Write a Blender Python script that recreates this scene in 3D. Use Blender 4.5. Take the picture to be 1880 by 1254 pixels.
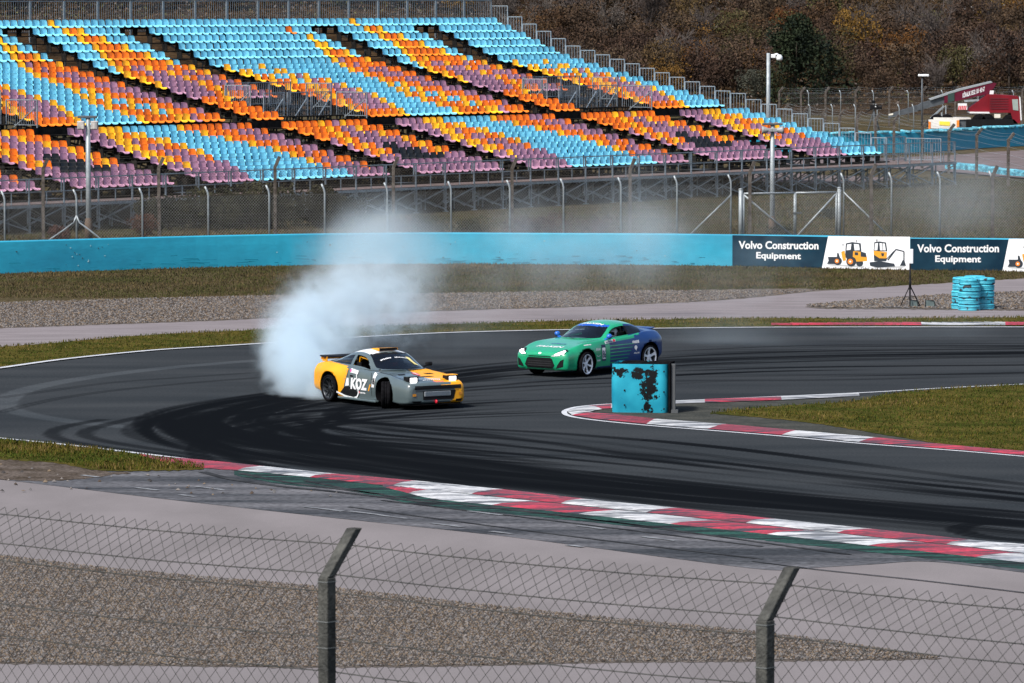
import bpy, bmesh, math, random
import numpy as np
from mathutils import Vector, Matrix, noise as mnoise
from mathutils.bvhtree import BVHTree
for o in list(bpy.data.objects): bpy.data.objects.remove(o)
R = math.radians
S = bpy.context.scene
COL = S.collection
# ------------------------------------------------------------------ camera
F, YH, CX, CY, H = 9500.0, -11.6, 940.0, 627.0, 9.89
PITCH = math.atan((CY - YH) / F)
cd = bpy.data.cameras.new('camera'); cam = bpy.data.objects.new('camera', cd); COL.objects.link(cam)
cam.location = (0, 0, H); cam.rotation_euler = (math.pi/2 - PITCH, 0, 0)
cd.sensor_width = 36; cd.lens = 36*F/1880; cd.clip_start = 1; cd.clip_end = 6000
cd.dof.use_dof = True; cd.dof.focus_distance = 128; cd.dof.aperture_fstop = 18
S.camera = cam
# ------------------------------------------------------------------ world, sun, exposure
SUN = Vector((-0.40, -0.50, 0.76)).normalized()
w = bpy.data.worlds.new('World'); S.world = w; w.use_nodes = True
nt = w.node_tree; nt.nodes.clear()
sky = nt.nodes.new('ShaderNodeTexSky'); sky.sky_type = 'NISHITA'; sky.sun_disc = False
sky.sun_elevation = math.asin(SUN.z); sky.sun_rotation = math.atan2(SUN.x, SUN.y)
sky.air_density = 1.0; sky.dust_density = 2.5; sky.ozone_density = 1.2
bg = nt.nodes.new('ShaderNodeBackground'); bg.inputs[1].default_value = 0.115
out = nt.nodes.new('ShaderNodeOutputWorld')
nt.links.new(sky.outputs[0], bg.inputs[0]); nt.links.new(bg.outputs[0], out.inputs[0])
sl = bpy.data.lights.new('sun', 'SUN'); sl.energy = 3.3; sl.angle = R(7); sl.color = (1.0, 0.95, 0.88)
so = bpy.data.objects.new('sun', sl); COL.objects.link(so); so.location = (0, 0, 60)
so.rotation_euler = SUN.to_track_quat('Z', 'Y').to_euler()
S.view_settings.view_transform = 'Standard'; S.view_settings.look = 'None'
S.view_settings.exposure = 0.82; S.view_settings.gamma = 1
S.cycles.transparent_max_bounces = 16; S.cycles.volume_bounces = 4; S.cycles.max_bounces = 8
S.cycles.volume_step_rate = 1.0; S.cycles.volume_max_steps = 96
random.seed(7); rng = np.random.default_rng(7)
# ------------------------------------------------------------------ pixel <-> world
cp, sp = math.cos(PITCH), math.sin(PITCH)
def G(px, py, z=0.0):
    "ground point (height z) seen at a pixel of the 1880x1254 photograph"
    a = (px-CX)/F; b = (CY-py)/F
    dy = cp + b*sp; dz = -sp + b*cp
    t = (z-H)/dz
    return Vector((a*t, dy*t, z))
def P(px, py, Y):
    "point at distance Y seen at a pixel"
    a = (px-CX)/F; b = (CY-py)/F
    dy = cp + b*sp; dz = -sp + b*cp
    t = Y/dy
    return Vector((a*t, Y, H+dz*t))
def Ys(s): return F/s           # distance for a scale in px per metre
# ------------------------------------------------------------------ tagging
def tag(o, label=None, cat=None, group=None, kind=None):
    if label: o['label'] = label
    if cat: o['category'] = cat
    if group: o['group'] = group
    if kind: o['kind'] = kind
    return o
def empty(name, loc=(0,0,0), rz=0, label=None, cat=None, group=None):
    o = bpy.data.objects.new(name, None); COL.objects.link(o); o.location = loc; o.rotation_euler = (0,0,rz)
    o.empty_display_size = .2
    return tag(o, label, cat, group)
def link(name, me, parent=None, loc=None):
    o = bpy.data.objects.new(name, me); COL.objects.link(o)
    if parent is not None: o.parent = parent
    if loc is not None: o.location = loc
    return o
def copy_tree(o, parent=None):
    c = o.copy(); COL.objects.link(c); c.parent = parent
    for ch in list(o.children): copy_tree(ch, c)
    return c
# ------------------------------------------------------------------ materials
MATS = {}
def M(name, col=(.5,.5,.5), rough=.7, metal=0, var=.12, scale=3.0, bump=0, bscale=40, col2=None, scale2=None, det=5, spec=None, coat=0, stretch=None, thr=(.35,.65)):
    if name in MATS: return MATS[name]
    m = bpy.data.materials.new(name); m.use_nodes = True; MATS[name] = m
    n = m.node_tree.nodes; l = m.node_tree.links; b = n['Principled BSDF']
    b.inputs['Roughness'].default_value = rough; b.inputs['Metallic'].default_value = metal
    b.inputs['Specular IOR Level'].default_value = spec if spec is not None else (0 if rough >= .75 else .5)
    if coat: b.inputs['Coat Weight'].default_value = coat; b.inputs['Coat Roughness'].default_value = .08
    tc = n.new('ShaderNodeTexCoord'); mp = n.new('ShaderNodeMapping'); l.new(tc.outputs['Object'], mp.inputs[0])
    if stretch: mp.inputs['Scale'].default_value = stretch
    nz = n.new('ShaderNodeTexNoise'); nz.inputs['Scale'].default_value = scale; nz.inputs['Detail'].default_value = det
    l.new(mp.outputs[0], nz.inputs['Vector'])
    r = n.new('ShaderNodeValToRGB'); l.new(nz.outputs[0], r.inputs[0])
    r.color_ramp.elements[0].position = thr[0]; r.color_ramp.elements[1].position = thr[1]
    c2 = col2 or tuple(min(1, c*(1+var)) for c in col); c1 = col if col2 else tuple(c*(1-var) for c in col)
    r.color_ramp.elements[0].color = (*c1, 1); r.color_ramp.elements[1].color = (*c2, 1)
    res = r.outputs[0]
    if scale2:
        nz2 = n.new('ShaderNodeTexNoise'); nz2.inputs['Scale'].default_value = scale2; nz2.inputs['Detail'].default_value = 3
        l.new(tc.outputs['Object'], nz2.inputs['Vector'])
        mr = n.new('ShaderNodeMapRange'); mr.inputs[1].default_value = .3; mr.inputs[2].default_value = .7
        mr.inputs[3].default_value = 1-var*1.6; mr.inputs[4].default_value = 1+var*1.6
        l.new(nz2.outputs[0], mr.inputs[0])
        mx = n.new('ShaderNodeVectorMath'); mx.operation = 'SCALE'; l.new(res, mx.inputs[0]); l.new(mr.outputs[0], mx.inputs['Scale'])
        res = mx.outputs[0]
    l.new(res, b.inputs['Base Color'])
    if bump:
        bz = n.new('ShaderNodeTexNoise'); bz.inputs['Scale'].default_value = bscale; bz.inputs['Detail'].default_value = 4
        l.new(mp.outputs[0], bz.inputs['Vector'])
        bp = n.new('ShaderNodeBump'); bp.inputs['Strength'].default_value = bump; bp.inputs['Distance'].default_value = .02
        l.new(bz.outputs[0], bp.inputs['Height']); l.new(bp.outputs[0], b.inputs['Normal'])
    return m
def flat(name, col=(.5,.5,.5), rough=.5, metal=0, var=.06, **k): return M(name, col, rough, metal, var, **k)
# ------------------------------------------------------------------ mesh builder
class MB:
    def __init__(s): s.v = []; s.f = []; s.m = []; s.sm = []
    def add(s, vs, fs, mi=0, smooth=False):
        o = len(s.v); s.v += [tuple(v) for v in vs]; s.f += [tuple(i+o for i in f) for f in fs]
        s.m += [mi]*len(fs); s.sm += [smooth]*len(fs); return s
    def box(s, c, size, rot=None, mi=0, bev=0):
        x, y, z = (d/2 for d in size)
        if bev:
            bm = bmesh.new(); bmesh.ops.create_cube(bm, size=1); bmesh.ops.scale(bm, vec=size, verts=bm.verts)
            bmesh.ops.bevel(bm, geom=bm.edges[:], offset=bev, segments=2, affect='EDGES', profile=.5)
            vs = [v.co.copy() for v in bm.verts]; bm.verts.index_update(); fs = [[v.index for v in f.verts] for f in bm.faces]; bm.free()
        else:
            vs = [Vector((a*x, b*y, e*z)) for a in (-1,1) for b in (-1,1) for e in (-1,1)]
            fs = [(0,1,3,2),(4,6,7,5),(0,4,5,1),(2,3,7,6),(0,2,6,4),(1,5,7,3)]
        c = Vector(c)
        if rot is not None: vs = [rot @ v for v in vs]
        return s.add([v+c for v in vs], fs, mi)
    def bar(s, a, b, wd, hg=None, mi=0, up=Vector((0,0,1))):
        "rectangular bar from a to b"
        a = Vector(a); b = Vector(b); d = (b-a); L = d.length
        if L < 1e-6: return s
        d /= L; hg = hg or wd
        if abs(d.dot(up)) > .98: up = Vector((0,1,0))
        r = d.cross(up).normalized(); u = r.cross(d)
        vs = [p + r*(i*wd/2) + u*(j*hg/2) for p in (a, b) for i in (-1,1) for j in (-1,1)]
        return s.add(vs, [(0,2,3,1),(4,5,7,6),(0,1,5,4),(2,6,7,3),(0,4,6,2),(1,3,7,5)], mi)
    def tube(s, pts, r, n=8, mi=0, caps=True, smooth=True):
        pts = [Vector(p) for p in pts]; rr = r if isinstance(r, (list, tuple)) else [r]*len(pts)
        vs = []; ref = None
        for i, p in enumerate(pts):
            d = (pts[min(i+1, len(pts)-1)] - pts[max(i-1, 0)]).normalized()
            if ref is None:
                ref = Vector((0,0,1)) if abs(d.z) < .9 else Vector((1,0,0))
            x = d.cross(ref).normalized(); y = x.cross(d); ref = y
            for k in range(n):
                a = 2*math.pi*k/n; vs.append(p + x*(rr[i]*math.cos(a)) + y*(rr[i]*math.sin(a)))
        fs = []
        for i in range(len(pts)-1):
            for k in range(n):
                fs.append((i*n+k, i*n+(k+1)%n, (i+1)*n+(k+1)%n, (i+1)*n+k))
        s.add(vs, fs, mi, smooth)
        if caps:
            o = len(s.v)-len(vs)
            s.f += [tuple(o+k for k in reversed(range(n))), tuple(o+(len(pts)-1)*n+k for k in range(n))]; s.m += [mi]*2; s.sm += [False]*2
        return s
    def lathe(s, prof, n=24, c=(0,0,0), axis='Z', mi=0, smooth=True, rot=None):
        "prof list of (radius, height)"
        vs = []; c = Vector(c)
        for r, h in prof:
            for k in range(n):
                a = 2*math.pi*k/n
                v = {'Z': Vector((r*math.cos(a), r*math.sin(a), h)), 'Y': Vector((r*math.cos(a), h, r*math.sin(a))), 'X': Vector((h, r*math.cos(a), r*math.sin(a)))}[axis]
                if rot is not None: v = rot @ v
                vs.append(v+c)
        fs = []
        for i in range(len(prof)-1):
            for k in range(n): fs.append((i*n+k, i*n+(k+1)%n, (i+1)*n+(k+1)%n, (i+1)*n+k))
        return s.add(vs, fs, mi, smooth)
    def prism(s, poly, z0, z1, mi=0):
        n = len(poly); vs = [(p[0], p[1], z0) for p in poly]+[(p[0], p[1], z1) for p in poly]
        fs = [tuple(range(n-1,-1,-1)), tuple(range(n, 2*n))]+[(i, (i+1)%n, n+(i+1)%n, n+i) for i in range(n)]
        return s.add(vs, fs, mi)
    def build(s, name, mat, parent=None, loc=None, fix=True):
        me = bpy.data.meshes.new(name); me.from_pydata(s.v, [], s.f)
        for m in (mat if isinstance(mat, (list, tuple)) else [mat]): me.materials.append(m)
        me.polygons.foreach_set('material_index', s.m); me.polygons.foreach_set('use_smooth', s.sm)
        if fix:
            bm = bmesh.new(); bm.from_mesh(me); bmesh.ops.recalc_face_normals(bm, faces=bm.faces); bm.to_mesh(me); bm.free()
        me.update()
        return link(name, me, parent, loc)
def npmesh(name, V, Fq, mats, mi=None, smooth=False):
    "bulk mesh from numpy verts (n,3) and faces (m,k)"
    me = bpy.data.meshes.new(name); k = Fq.shape[1]
    me.vertices.add(len(V)); me.vertices.foreach_set('co', V.astype(np.float32).ravel())
    me.loops.add(Fq.size); me.loops.foreach_set('vertex_index', Fq.astype(np.int32).ravel())
    me.polygons.add(len(Fq)); me.polygons.foreach_set('loop_start', np.arange(0, Fq.size, k, dtype=np.int32))
    try: me.polygons.foreach_set('loop_total', np.full(len(Fq), k, dtype=np.int32))
    except Exception: pass
    for m in (mats if isinstance(mats, (list, tuple)) else [mats]): me.materials.append(m)
    if mi is not None: me.polygons.foreach_set('material_index', np.asarray(mi, dtype=np.int32))
    if smooth: me.polygons.foreach_set('use_smooth', np.ones(len(Fq), bool))
    me.update(calc_edges=True); me.validate()
    return me
def interp(pts, n=None, closed=False):
    "Catmull-Rom through pixel points, resampled"
    pts = [Vector(p) for p in pts]; out = []
    N = len(pts)
    for i in range(N-1):
        p0 = pts[max(i-1,0)]; p1 = pts[i]; p2 = pts[i+1]; p3 = pts[min(i+2,N-1)]
        k = n or 6
        for j in range(k):
            t = j/k
            out.append(.5*((2*p1)+(p2-p0)*t+(2*p0-5*p1+4*p2-p3)*t*t+(3*p1-p0-3*p2+p3)*t**3))
    out.append(pts[-1]); return out
def gl(pts, z=0.0, n=6): return [G(p[0], p[1], z) for p in interp([Vector((*p, 0)) for p in pts], n)]
def xat(pts, x):
    for a, b in zip(pts, pts[1:]):
        if a[0] <= x <= b[0]: return a[1]+(b[1]-a[1])*(x-a[0])/(b[0]-a[0])
    return pts[0][1] if x < pts[0][0] else pts[-1][1]
def sheet(name, top, bot, z, mat, label=None, kind='structure', xs=None, cat=None, jag=0):
    "ground sheet between two pixel curves y(x)"
    T = interp([Vector((*p,0)) for p in top], 6); B = interp([Vector((*p,0)) for p in bot], 6)
    T = [(p.x,p.y) for p in T]; B = [(p.x,p.y) for p in B]
    x0 = max(T[0][0], B[0][0]); x1 = min(T[-1][0], B[-1][0])
    n = int((x1-x0)/8)+2; mb = MB(); vs = []
    for i in range(n):
        x = x0+(x1-x0)*i/(n-1); yt = xat(T,x); yb = xat(B,x)
        jt = jag*mnoise.noise(Vector((x*.11, yt*.3, 3))) if jag else 0
        jb = jag*mnoise.noise(Vector((x*.13, yb*.3, 9))) if jag else 0
        vs += [G(x, yt+jt, z), G(x, yb+jb, z)]
    fs = [(2*i, 2*i+1, 2*i+3, 2*i+2) for i in range(n-1)]
    mb.add(vs, fs); o = mb.build(name, mat); 
    # make normals point up
    me = o.data
    if me.polygons[0].normal.z < 0: me.flip_normals()
    return tag(o, label, cat, kind=kind)
# ================================================================== GROUND
def projpx(X, Y, Z=0):
    d = Y*cp-(Z-H)*sp; v = Y*sp+(Z-H)*cp
    return CX+F*X/d, CY-F*v/d
m_grass = M('grass_ground', (.028,.032,.008), .95, scale=.9, col2=(.070,.056,.016), scale2=9, var=.3, bump=.6, bscale=30)
m_dry = M('dry_grass_ground', (.038,.034,.018), .95, scale=.25, col2=(.075,.058,.034), scale2=6, var=.3, bump=.6, bscale=20)
m_gravel = M('gravel_bed', (.05,.043,.038), .95, scale=30, col2=(.15,.13,.115), scale2=1.2, var=.12, bump=1, bscale=55)
m_conc = M('concrete_runoff', (.138,.127,.129), .9, scale=.5, col2=(.168,.154,.157), scale2=45, var=.07, stretch=(1,.4,1))
m_path = M('concrete_path', (.145,.13,.135), .9, scale=1.4, col2=(.18,.162,.168), scale2=30, var=.07, stretch=(.3,1,1))
m_runoff = M('worn_asphalt', (.034,.038,.044), .8, scale=.55, col2=(.125,.125,.135), scale2=7, var=.2, stretch=(.25,1.6,1), thr=(.38,.72))
m_green = M('green_painted_strip', (.018,.034,.035), .8, scale=1.2, col2=(.028,.080,.066), scale2=10, var=.2, stretch=(.3,2,1))
m_wline = M('track_line_paint', (.40,.41,.43), .7, scale=3, var=.12)
m_red = M('kerb_red_paint', (.17,.010,.018), .6, scale=.9, col2=(.36,.016,.035), scale2=8, var=.25, stretch=(.6,2,1))
def scuffed(m, amt=.5, seed=0):
    'black rubber streaks smeared over a painted surface'
    n = m.node_tree.nodes; l = m.node_tree.links; b = n['Principled BSDF']; src = b.inputs['Base Color'].links[0].from_socket
    tc = n.new('ShaderNodeTexCoord'); mp = n.new('ShaderNodeMapping'); mp.inputs['Rotation'].default_value=(0,0,.32); mp.inputs['Scale'].default_value=(.5,3.2,1); mp.inputs['Location'].default_value=(seed,seed,0); l.new(tc.outputs['Object'], mp.inputs[0])
    z = n.new('ShaderNodeTexNoise'); z.inputs['Scale'].default_value=1.1; z.inputs['Detail'].default_value=6; l.new(mp.outputs[0], z.inputs['Vector']); r = n.new('ShaderNodeValToRGB'); r.color_ramp.elements[0].position=.44; r.color_ramp.elements[1].position=.62; r.color_ramp.elements[1].color=(amt,amt,amt,1); l.new(z.outputs[0], r.inputs[0])
    mx = n.new('ShaderNodeMix'); mx.data_type='RGBA'; l.new(r.outputs[0], mx.inputs['Factor']); l.new(src, mx.inputs['A']); mx.inputs['B'].default_value=(.018,.020,.024,1); l.new(mx.outputs['Result'], b.inputs['Base Color'])
m_white = M('kerb_white_paint', (.20,.21,.23), .6, scale=.8, col2=(.46,.46,.46), scale2=8, var=.12, stretch=(.5,2,1), thr=(.3,.55))
scuffed(m_red,.95,3); scuffed(m_white,.85,7); scuffed(m_green,.97,11)
m_dirt = M('dirt', (.045,.036,.028), .95, scale=1.6, col2=(.09,.075,.065), scale2=12, var=.3, bump=1, bscale=15)
m_apron = M('apron_asphalt', (.033,.036,.034), .9, scale=1.5, col2=(.052,.053,.048), scale2=18, var=.15)

# one ground sheet out to the hill, with the spectator bank in front
xs = [-700,-250,-90,-45,-22,0,22,45,90,250,700]; ysz = [(-60,8.3),(8,8.3),(14,6.4),(24,3.95),(37.5,3.9),(46,-.06),(60,-.06),(80,-.06),(170,-.06),(330,-.06),(470,-.06),(1500,-.06)]
mb = MB(); vs = [(x,y,z) for y,z in ysz for x in xs]; n = len(xs)
mb.add(vs, [(j*n+i, j*n+i+1, (j+1)*n+i+1, (j+1)*n+i) for j in range(len(ysz)-1) for i in range(n-1)])
tag(mb.build('ground', m_dry), 'brownish dry grass ground around the circuit', kind='structure')

# ---- track: fine grid carrying a rubber stain attribute
gx0, gx1, gy0, gy1, gs = -21, 21, 84, 166, .105
nx = int((gx1-gx0)/gs)+1; ny = int((gy1-gy0)/gs)+1
Dn = np.zeros((ny, nx), np.float32)
def splat(pts, wdt, st, vary=1.0, ph=0.0):
    pts = np.array([(p.x, p.y) for p in pts]); seg = np.hypot(*np.diff(pts, axis=0).T); L = np.r_[0, np.cumsum(seg)]
    n = max(4, int(L[-1]/(gs*.8))); t = np.linspace(0, L[-1], n)
    x = np.interp(t, L, pts[:,0]); y = np.interp(t, L, pts[:,1])
    a = st*np.clip(.65+.5*np.sin(t*.23+ph)+.35*np.sin(t*.61+ph*2.3), .05, 1.5)*np.minimum(1, np.minimum(t, L[-1]-t)/3+.05) if vary else np.full(n, st)
    dx = np.gradient(x); dy = np.gradient(y); q = np.hypot(dx, dy)+1e-9; nxn, nyn = -dy/q, dx/q
    for off in np.linspace(-wdt/2, wdt/2, max(1, int(wdt/gs)+1)):
        fx = (x+nxn*off-gx0)/gs; fy = (y+nyn*off-gy0)/gs; i = np.floor(fx).astype(int); j = np.floor(fy).astype(int)
        ok = (i>=0)&(j>=0)&(i<nx-1)&(j<ny-1); i=i[ok]; j=j[ok]; u=fx[ok]-i; v=fy[ok]-j; aa=a[ok]
        np.add.at(Dn,(j,i),aa*(1-u)*(1-v)); np.add.at(Dn,(j,i+1),aa*u*(1-v)); np.add.at(Dn,(j+1,i),aa*(1-u)*v); np.add.at(Dn,(j+1,i+1),aa*u*v)
A_ = [(2050,628),(1880,632),(1500,636),(1200,648),(900,668),(650,700),(430,728),(315,752),(277,775),(290,800),(370,828),(500,848),(700,874),(900,899),(1200,930),(1500,955),(1880,988),(2050,1002)]
B_ = [(2050,700),(1880,702),(1500,708),(1250,716),(1000,722),(850,728),(760,740),(690,756),(700,768),(800,775),(930,782),(1060,790),(1230,806),(1420,828),(1650,856),(1880,884),(2050,903)]
Ac = gl(A_); Bc = gl(B_)
Bc = [Bc[min(len(Bc)-1, int(round(i*(len(Bc)-1)/(len(Ac)-1))))] for i in range(len(Ac))]
for k in range(84):
    t = rng.beta(1.0, 1.25) if k % 3 else rng.uniform(0, .35)
    sh = rng.normal(0, .35); f0 = rng.uniform(0, .35) if rng.random() < .6 else 0; f1 = 1-(rng.uniform(0, .4) if rng.random() < .45 else 0)
    if rng.random() < .35: f0 = rng.uniform(.42, .55)
    n0 = int(f0*len(Ac)); n1 = max(n0+8, int(f1*len(Ac)))
    w1, w2 = rng.uniform(-.12,.12), rng.uniform(0,6)
    pts = []
    for i in range(n0, min(n1, len(Ac))):
        tt = min(1.02, max(-.03, t+w1*math.sin(i*.09+w2)))
        p = Ac[i].lerp(Bc[i], tt); pts.append(Vector((p.x+sh, p.y+sh*.4, 0)))
    if len(pts) > 6: splat(pts, rng.uniform(.12,.30), rng.uniform(.1,1.15)**2.1, 1, rng.uniform(0,9))
# second harder band on the way out and in
A2 = [(760,872),(900,888),(1200,915),(1500,940),(1880,968),(2050,982)]; B2 = [(700,845),(900,868),(1200,893),(1500,915),(1880,942),(2050,955)]
for k in range(34):
    t = rng.random(); a, b = gl(A2), gl(B2); splat([p.lerp(q, min(1,max(0,t+.08*math.sin(i*.1+k)))) for i,(p,q) in enumerate(zip(a,b))], .2, rng.uniform(.15,.7), 1, k)
for k in range(40):
    xl = rng.uniform(285,600); yc = 770+rng.uniform(-14,22)+(xl-285)*.05; o1 = rng.uniform(110,330); o2 = rng.uniform(120,420); h1 = rng.uniform(22,42); h2 = rng.uniform(24,60)
    splat(gl([(xl+o1*1.6,yc-h1*1.25),(xl+o1,yc-h1),(xl+o1*.3,yc-h1*.55),(xl,yc),(xl+o2*.14,yc+h2*.38),(xl+o2*.5,yc+h2*.75),(xl+o2,yc+h2),(xl+o2*1.7,yc+h2*1.3)]), rng.uniform(.1,.24), rng.uniform(.35,1.3), 1, k)
A3 = [(1240,625),(1500,620),(1880,618),(2050,617)]; B3 = [(1150,700),(1500,698),(1880,690),(2050,688)]
for k in range(34):
    t = rng.random(); a, b = gl(A3), gl(B3); splat([p.lerp(q,min(1,max(0,t+.06*math.sin(i*.12+k)))) for i,(p,q) in enumerate(zip(a,b))], .2, rng.uniform(.08,.28), 1, k)
for c, wd, st in [([(0,757),(90,735),(200,718),(350,703),(520,690)],.2,.35), ([(0,730),(60,722),(200,703),(350,692),(500,682)],.2,.3),
    ([(190,770),(120,783),(95,795),(110,806),(170,818),(300,834),(420,850),(560,872),(640,893)],.24,.55),
    ([(260,765),(175,785),(155,797),(175,806),(240,818),(380,838),(520,858)],.24,.55), ([(330,760),(250,780),(240,795),(270,808),(350,825),(480,845)],.26,.5),
    ([(420,752),(330,775),(330,800),(380,822),(440,845),(500,862),(620,884),(760,905),(900,930),(1100,955)],.26,.7), ([(440,752),(350,775),(345,800),(400,825),(520,865),(700,893),(860,915)],.26,.6),
    ([(395,800),(360,822),(380,845),(450,862),(560,880)],.3,.7), ([(1880,960),(1790,962),(1760,972),(1800,985),(1900,994)],.3,1.1)]:
    splat(gl(c), wd, st, 0)
for c in ([(480,661),(300,676),(150,695),(50,715),(12,735),(20,752),(90,768),(220,783),(350,792)],): splat(gl(c), .5, -.25, 0)
XX, YY = np.meshgrid(gx0+gs*np.arange(nx), gy0+gs*np.arange(ny))
V = np.stack([XX.ravel(), YY.ravel(), np.zeros(nx*ny)], 1)
I = np.arange(nx*ny).reshape(ny, nx)
Fq = np.stack([I[:-1,:-1], I[:-1,1:], I[1:,1:], I[1:,:-1]], -1).reshape(-1,4)
m_track = bpy.data.materials.new('track_asphalt'); m_track.use_nodes = True
n_ = m_track.node_tree.nodes; l_ = m_track.node_tree.links; b_ = n_['Principled BSDF']
at = n_.new('ShaderNodeAttribute'); at.attribute_name = 'rubber'
tc = n_.new('ShaderNodeTexCoord'); z1 = n_.new('ShaderNodeTexNoise'); z1.inputs['Scale'].default_value = 16; z1.inputs['Detail'].default_value = 6; l_.new(tc.outputs['Object'], z1.inputs['Vector'])
z2 = n_.new('ShaderNodeTexNoise'); z2.inputs['Scale'].default_value = .35; z2.inputs['Detail'].default_value = 6
mp = n_.new('ShaderNodeMapping'); mp.inputs['Scale'].default_value = (.35, 1.3, 1); l_.new(tc.outputs['Object'], mp.inputs[0]); l_.new(mp.outputs[0], z2.inputs['Vector'])
r1 = n_.new('ShaderNodeValToRGB'); l_.new(z2.outputs[0], r1.inputs[0]); r1.color_ramp.elements[0].position=.3; r1.color_ramp.elements[1].position=.7
r1.color_ramp.elements[0].color = (.021,.025,.029,1); r1.color_ramp.elements[1].color = (.035,.039,.043,1)
mul = n_.new('ShaderNodeMath'); mul.operation='MULTIPLY_ADD'; mul.inputs[1].default_value=.9; mul.inputs[2].default_value=.55; l_.new(z1.outputs[0], mul.inputs[0])
vm = n_.new('ShaderNodeVectorMath'); vm.operation='SCALE'; l_.new(r1.outputs[0], vm.inputs[0]); l_.new(mul.outputs[0], vm.inputs['Scale'])
ex = n_.new('ShaderNodeMath'); ex.operation='MULTIPLY'; ex.inputs[1].default_value=-1.9; l_.new(at.outputs['Fac'], ex.inputs[0])
ee = n_.new('ShaderNodeMath'); ee.operation='EXPONENT'; l_.new(ex.outputs[0], ee.inputs[0])
mx = n_.new('ShaderNodeMix'); mx.data_type='RGBA'; mx.clamp_factor=False; l_.new(ee.outputs[0], mx.inputs['Factor']); mx.inputs['A'].default_value=(.0045,.0055,.007,1); l_.new(vm.outputs[0], mx.inputs['B'])
l_.new(mx.outputs['Result'], b_.inputs['Base Color'])
rr_ = n_.new('ShaderNodeMapRange'); rr_.inputs[3].default_value=.62; rr_.inputs[4].default_value=.85; l_.new(ee.outputs[0], rr_.inputs[0]); l_.new(rr_.outputs[0], b_.inputs['Roughness']); b_.inputs['Specular IOR Level'].default_value=0
me = npmesh('track', V, Fq, m_track)
atr = me.attributes.new('rubber', 'FLOAT', 'POINT'); atr.data.foreach_set('value', Dn.ravel().astype(np.float32))
tag(link('track', me), 'dark asphalt race track with black tyre marks', kind='structure')

# ---- pixel curves of the setting
TRK_TOP = [(-220,708),(-60,683),(0,675),(100,661),(200,650),(300,641),(400,635),(480,630),(600,622),(700,616),(830,610),(985,606),(1100,604),(1200,602.5),(1400,600.5),(1600,600),(1940,600)]
PATH_BOT = [(-220,668),(-60,646),(0,638),(100,630),(200,621),(300,614),(480,606),(700,599),(850,595),(1000,591),(1200,587),(1400,585),(1600,585),(1940,583)]
PATH_TOP = [(-220,622),(-60,606),(0,603),(200,596),(400,589),(480,585),(650,578),(850,570),(1000,566),(1100,562),(1200,558),(1300,553),(1400,545),(1500,535),(1700,522),(1940,508)]
GRV_TOP = [(-220,566),(-60,559),(0,557),(200,551),(400,546),(600,542),(800,540),(1000,537),(1200,534),(1380,531),(1460,530),(1530,532)]
WALL_B = [(-220,513),(-60,505),(0,503),(200,497),(400,491),(600,487),(800,485),(1000,486),(1200,487),(1345,489),(1510,491),(1670,496),(1835,497),(1940,500)]
WALL_BB = [(x,y-6) for x,y in WALL_B]
sheet('far_grass', WALL_BB, [(x, y+4) for x, y in GRV_TOP[:-1]]+[(1530,546),(1700,533),(1940,520)], .006, m_dry, 'strip of dry grass below the blue wall')
sheet('far_gravel', GRV_TOP[:-1]+[(1530,530)], [(-220,626),(-60,608),(0,605),(200,598),(400,591),(480,587),(650,580),(850,572),(1000,568),(1100,564),(1200,560),(1300,555),(1400,547),(1530,534)], .012, m_gravel, 'gravel trap beyond the concrete path', jag=2.5)
sheet('concrete_path', PATH_TOP, PATH_BOT, .020, m_path, 'pale concrete service path', jag=1.2)
sheet('gravel_island', [(1478,563),(1520,559),(1600,553),(1750,543),(1940,536)], [(1478,563.5),(1530,567),(1700,568),(1940,571)], .028, m_gravel, 'gravel patch behind the tyre stacks', jag=1.5)
GS_TOP = [(x, y-1) for x, y in PATH_BOT]
sheet('verge_grass', GS_TOP, [(x, y-1.2) for x, y in TRK_TOP], .026, m_grass, 'grass verge along the far track edge', jag=1.6)
def line(name, pts, wd, z, mat, label=None):
    g = gl(pts, z); mb = MB(); vs = []
    for i, p in enumerate(g):
        d = (g[min(i+1,len(g)-1)]-g[max(i-1,0)]); d.z = 0; d.normalize(); nrm = Vector((-d.y, d.x, 0))
        vs += [p+nrm*wd/2, p-nrm*wd/2]
    mb.add(vs, [(2*i, 2*i+1, 2*i+3, 2*i+2) for i in range(len(g)-1)]); o = mb.build(name, mat)
    if o.data.polygons[0].normal.z < 0: o.data.flip_normals()
    return tag(o, label, kind='structure')
line('track_line', TRK_TOP, .22, .030, m_wline, 'white line on the far track edge')
K1T = [(255,835.5),(350,843),(480,856),(600,869),(770,884),(940,901),(1075,917),(1240,933),(1410,952),(1601,972),(1788,992.5),(1880,1000),(2000,1013)]
NEAR = [(-220,783),(-60,798),(0,804),(120,816),(240,830)]+K1T[1:]
line('track_line', NEAR, .16, .006, m_wline, 'white line on the near track edge')
K1B = [(255,836.5),(289,848),(374,861),(436,865),(568,877.5),(640,885.5),(719,894),(865,908.5),(995,922),(1175,941),(1240,948),(1369,961.5),(1536,980),(1737,1001),(1880,1017),(2000,1030)]
K2B = [(690,891),(702,894.5),(740,904),(790,916),(910,929),(1070,945.5),(1240,964),(1410,982),(1594,1002.5),(1791,1024),(1880,1034),(2000,1047)]
GRB = [(x, y+ (2 if x<300 else 9)) for x, y in [(255,846),(374,868),(520,880),(640,892),(770,918),(910,932),(1070,948),(1240,966),(1410,984),(1594,1004),(1791,1026),(1880,1036),(2000,1050)]]
RUNB = [(-220,862),(-60,872),(0,880),(112,893),(320,918),(640,953.5),(940,986),(1240,1025.5),(1410,1046),(1480,1043),(1600,1036),(1710,1031),(1880,1051),(2000,1064)]
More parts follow.
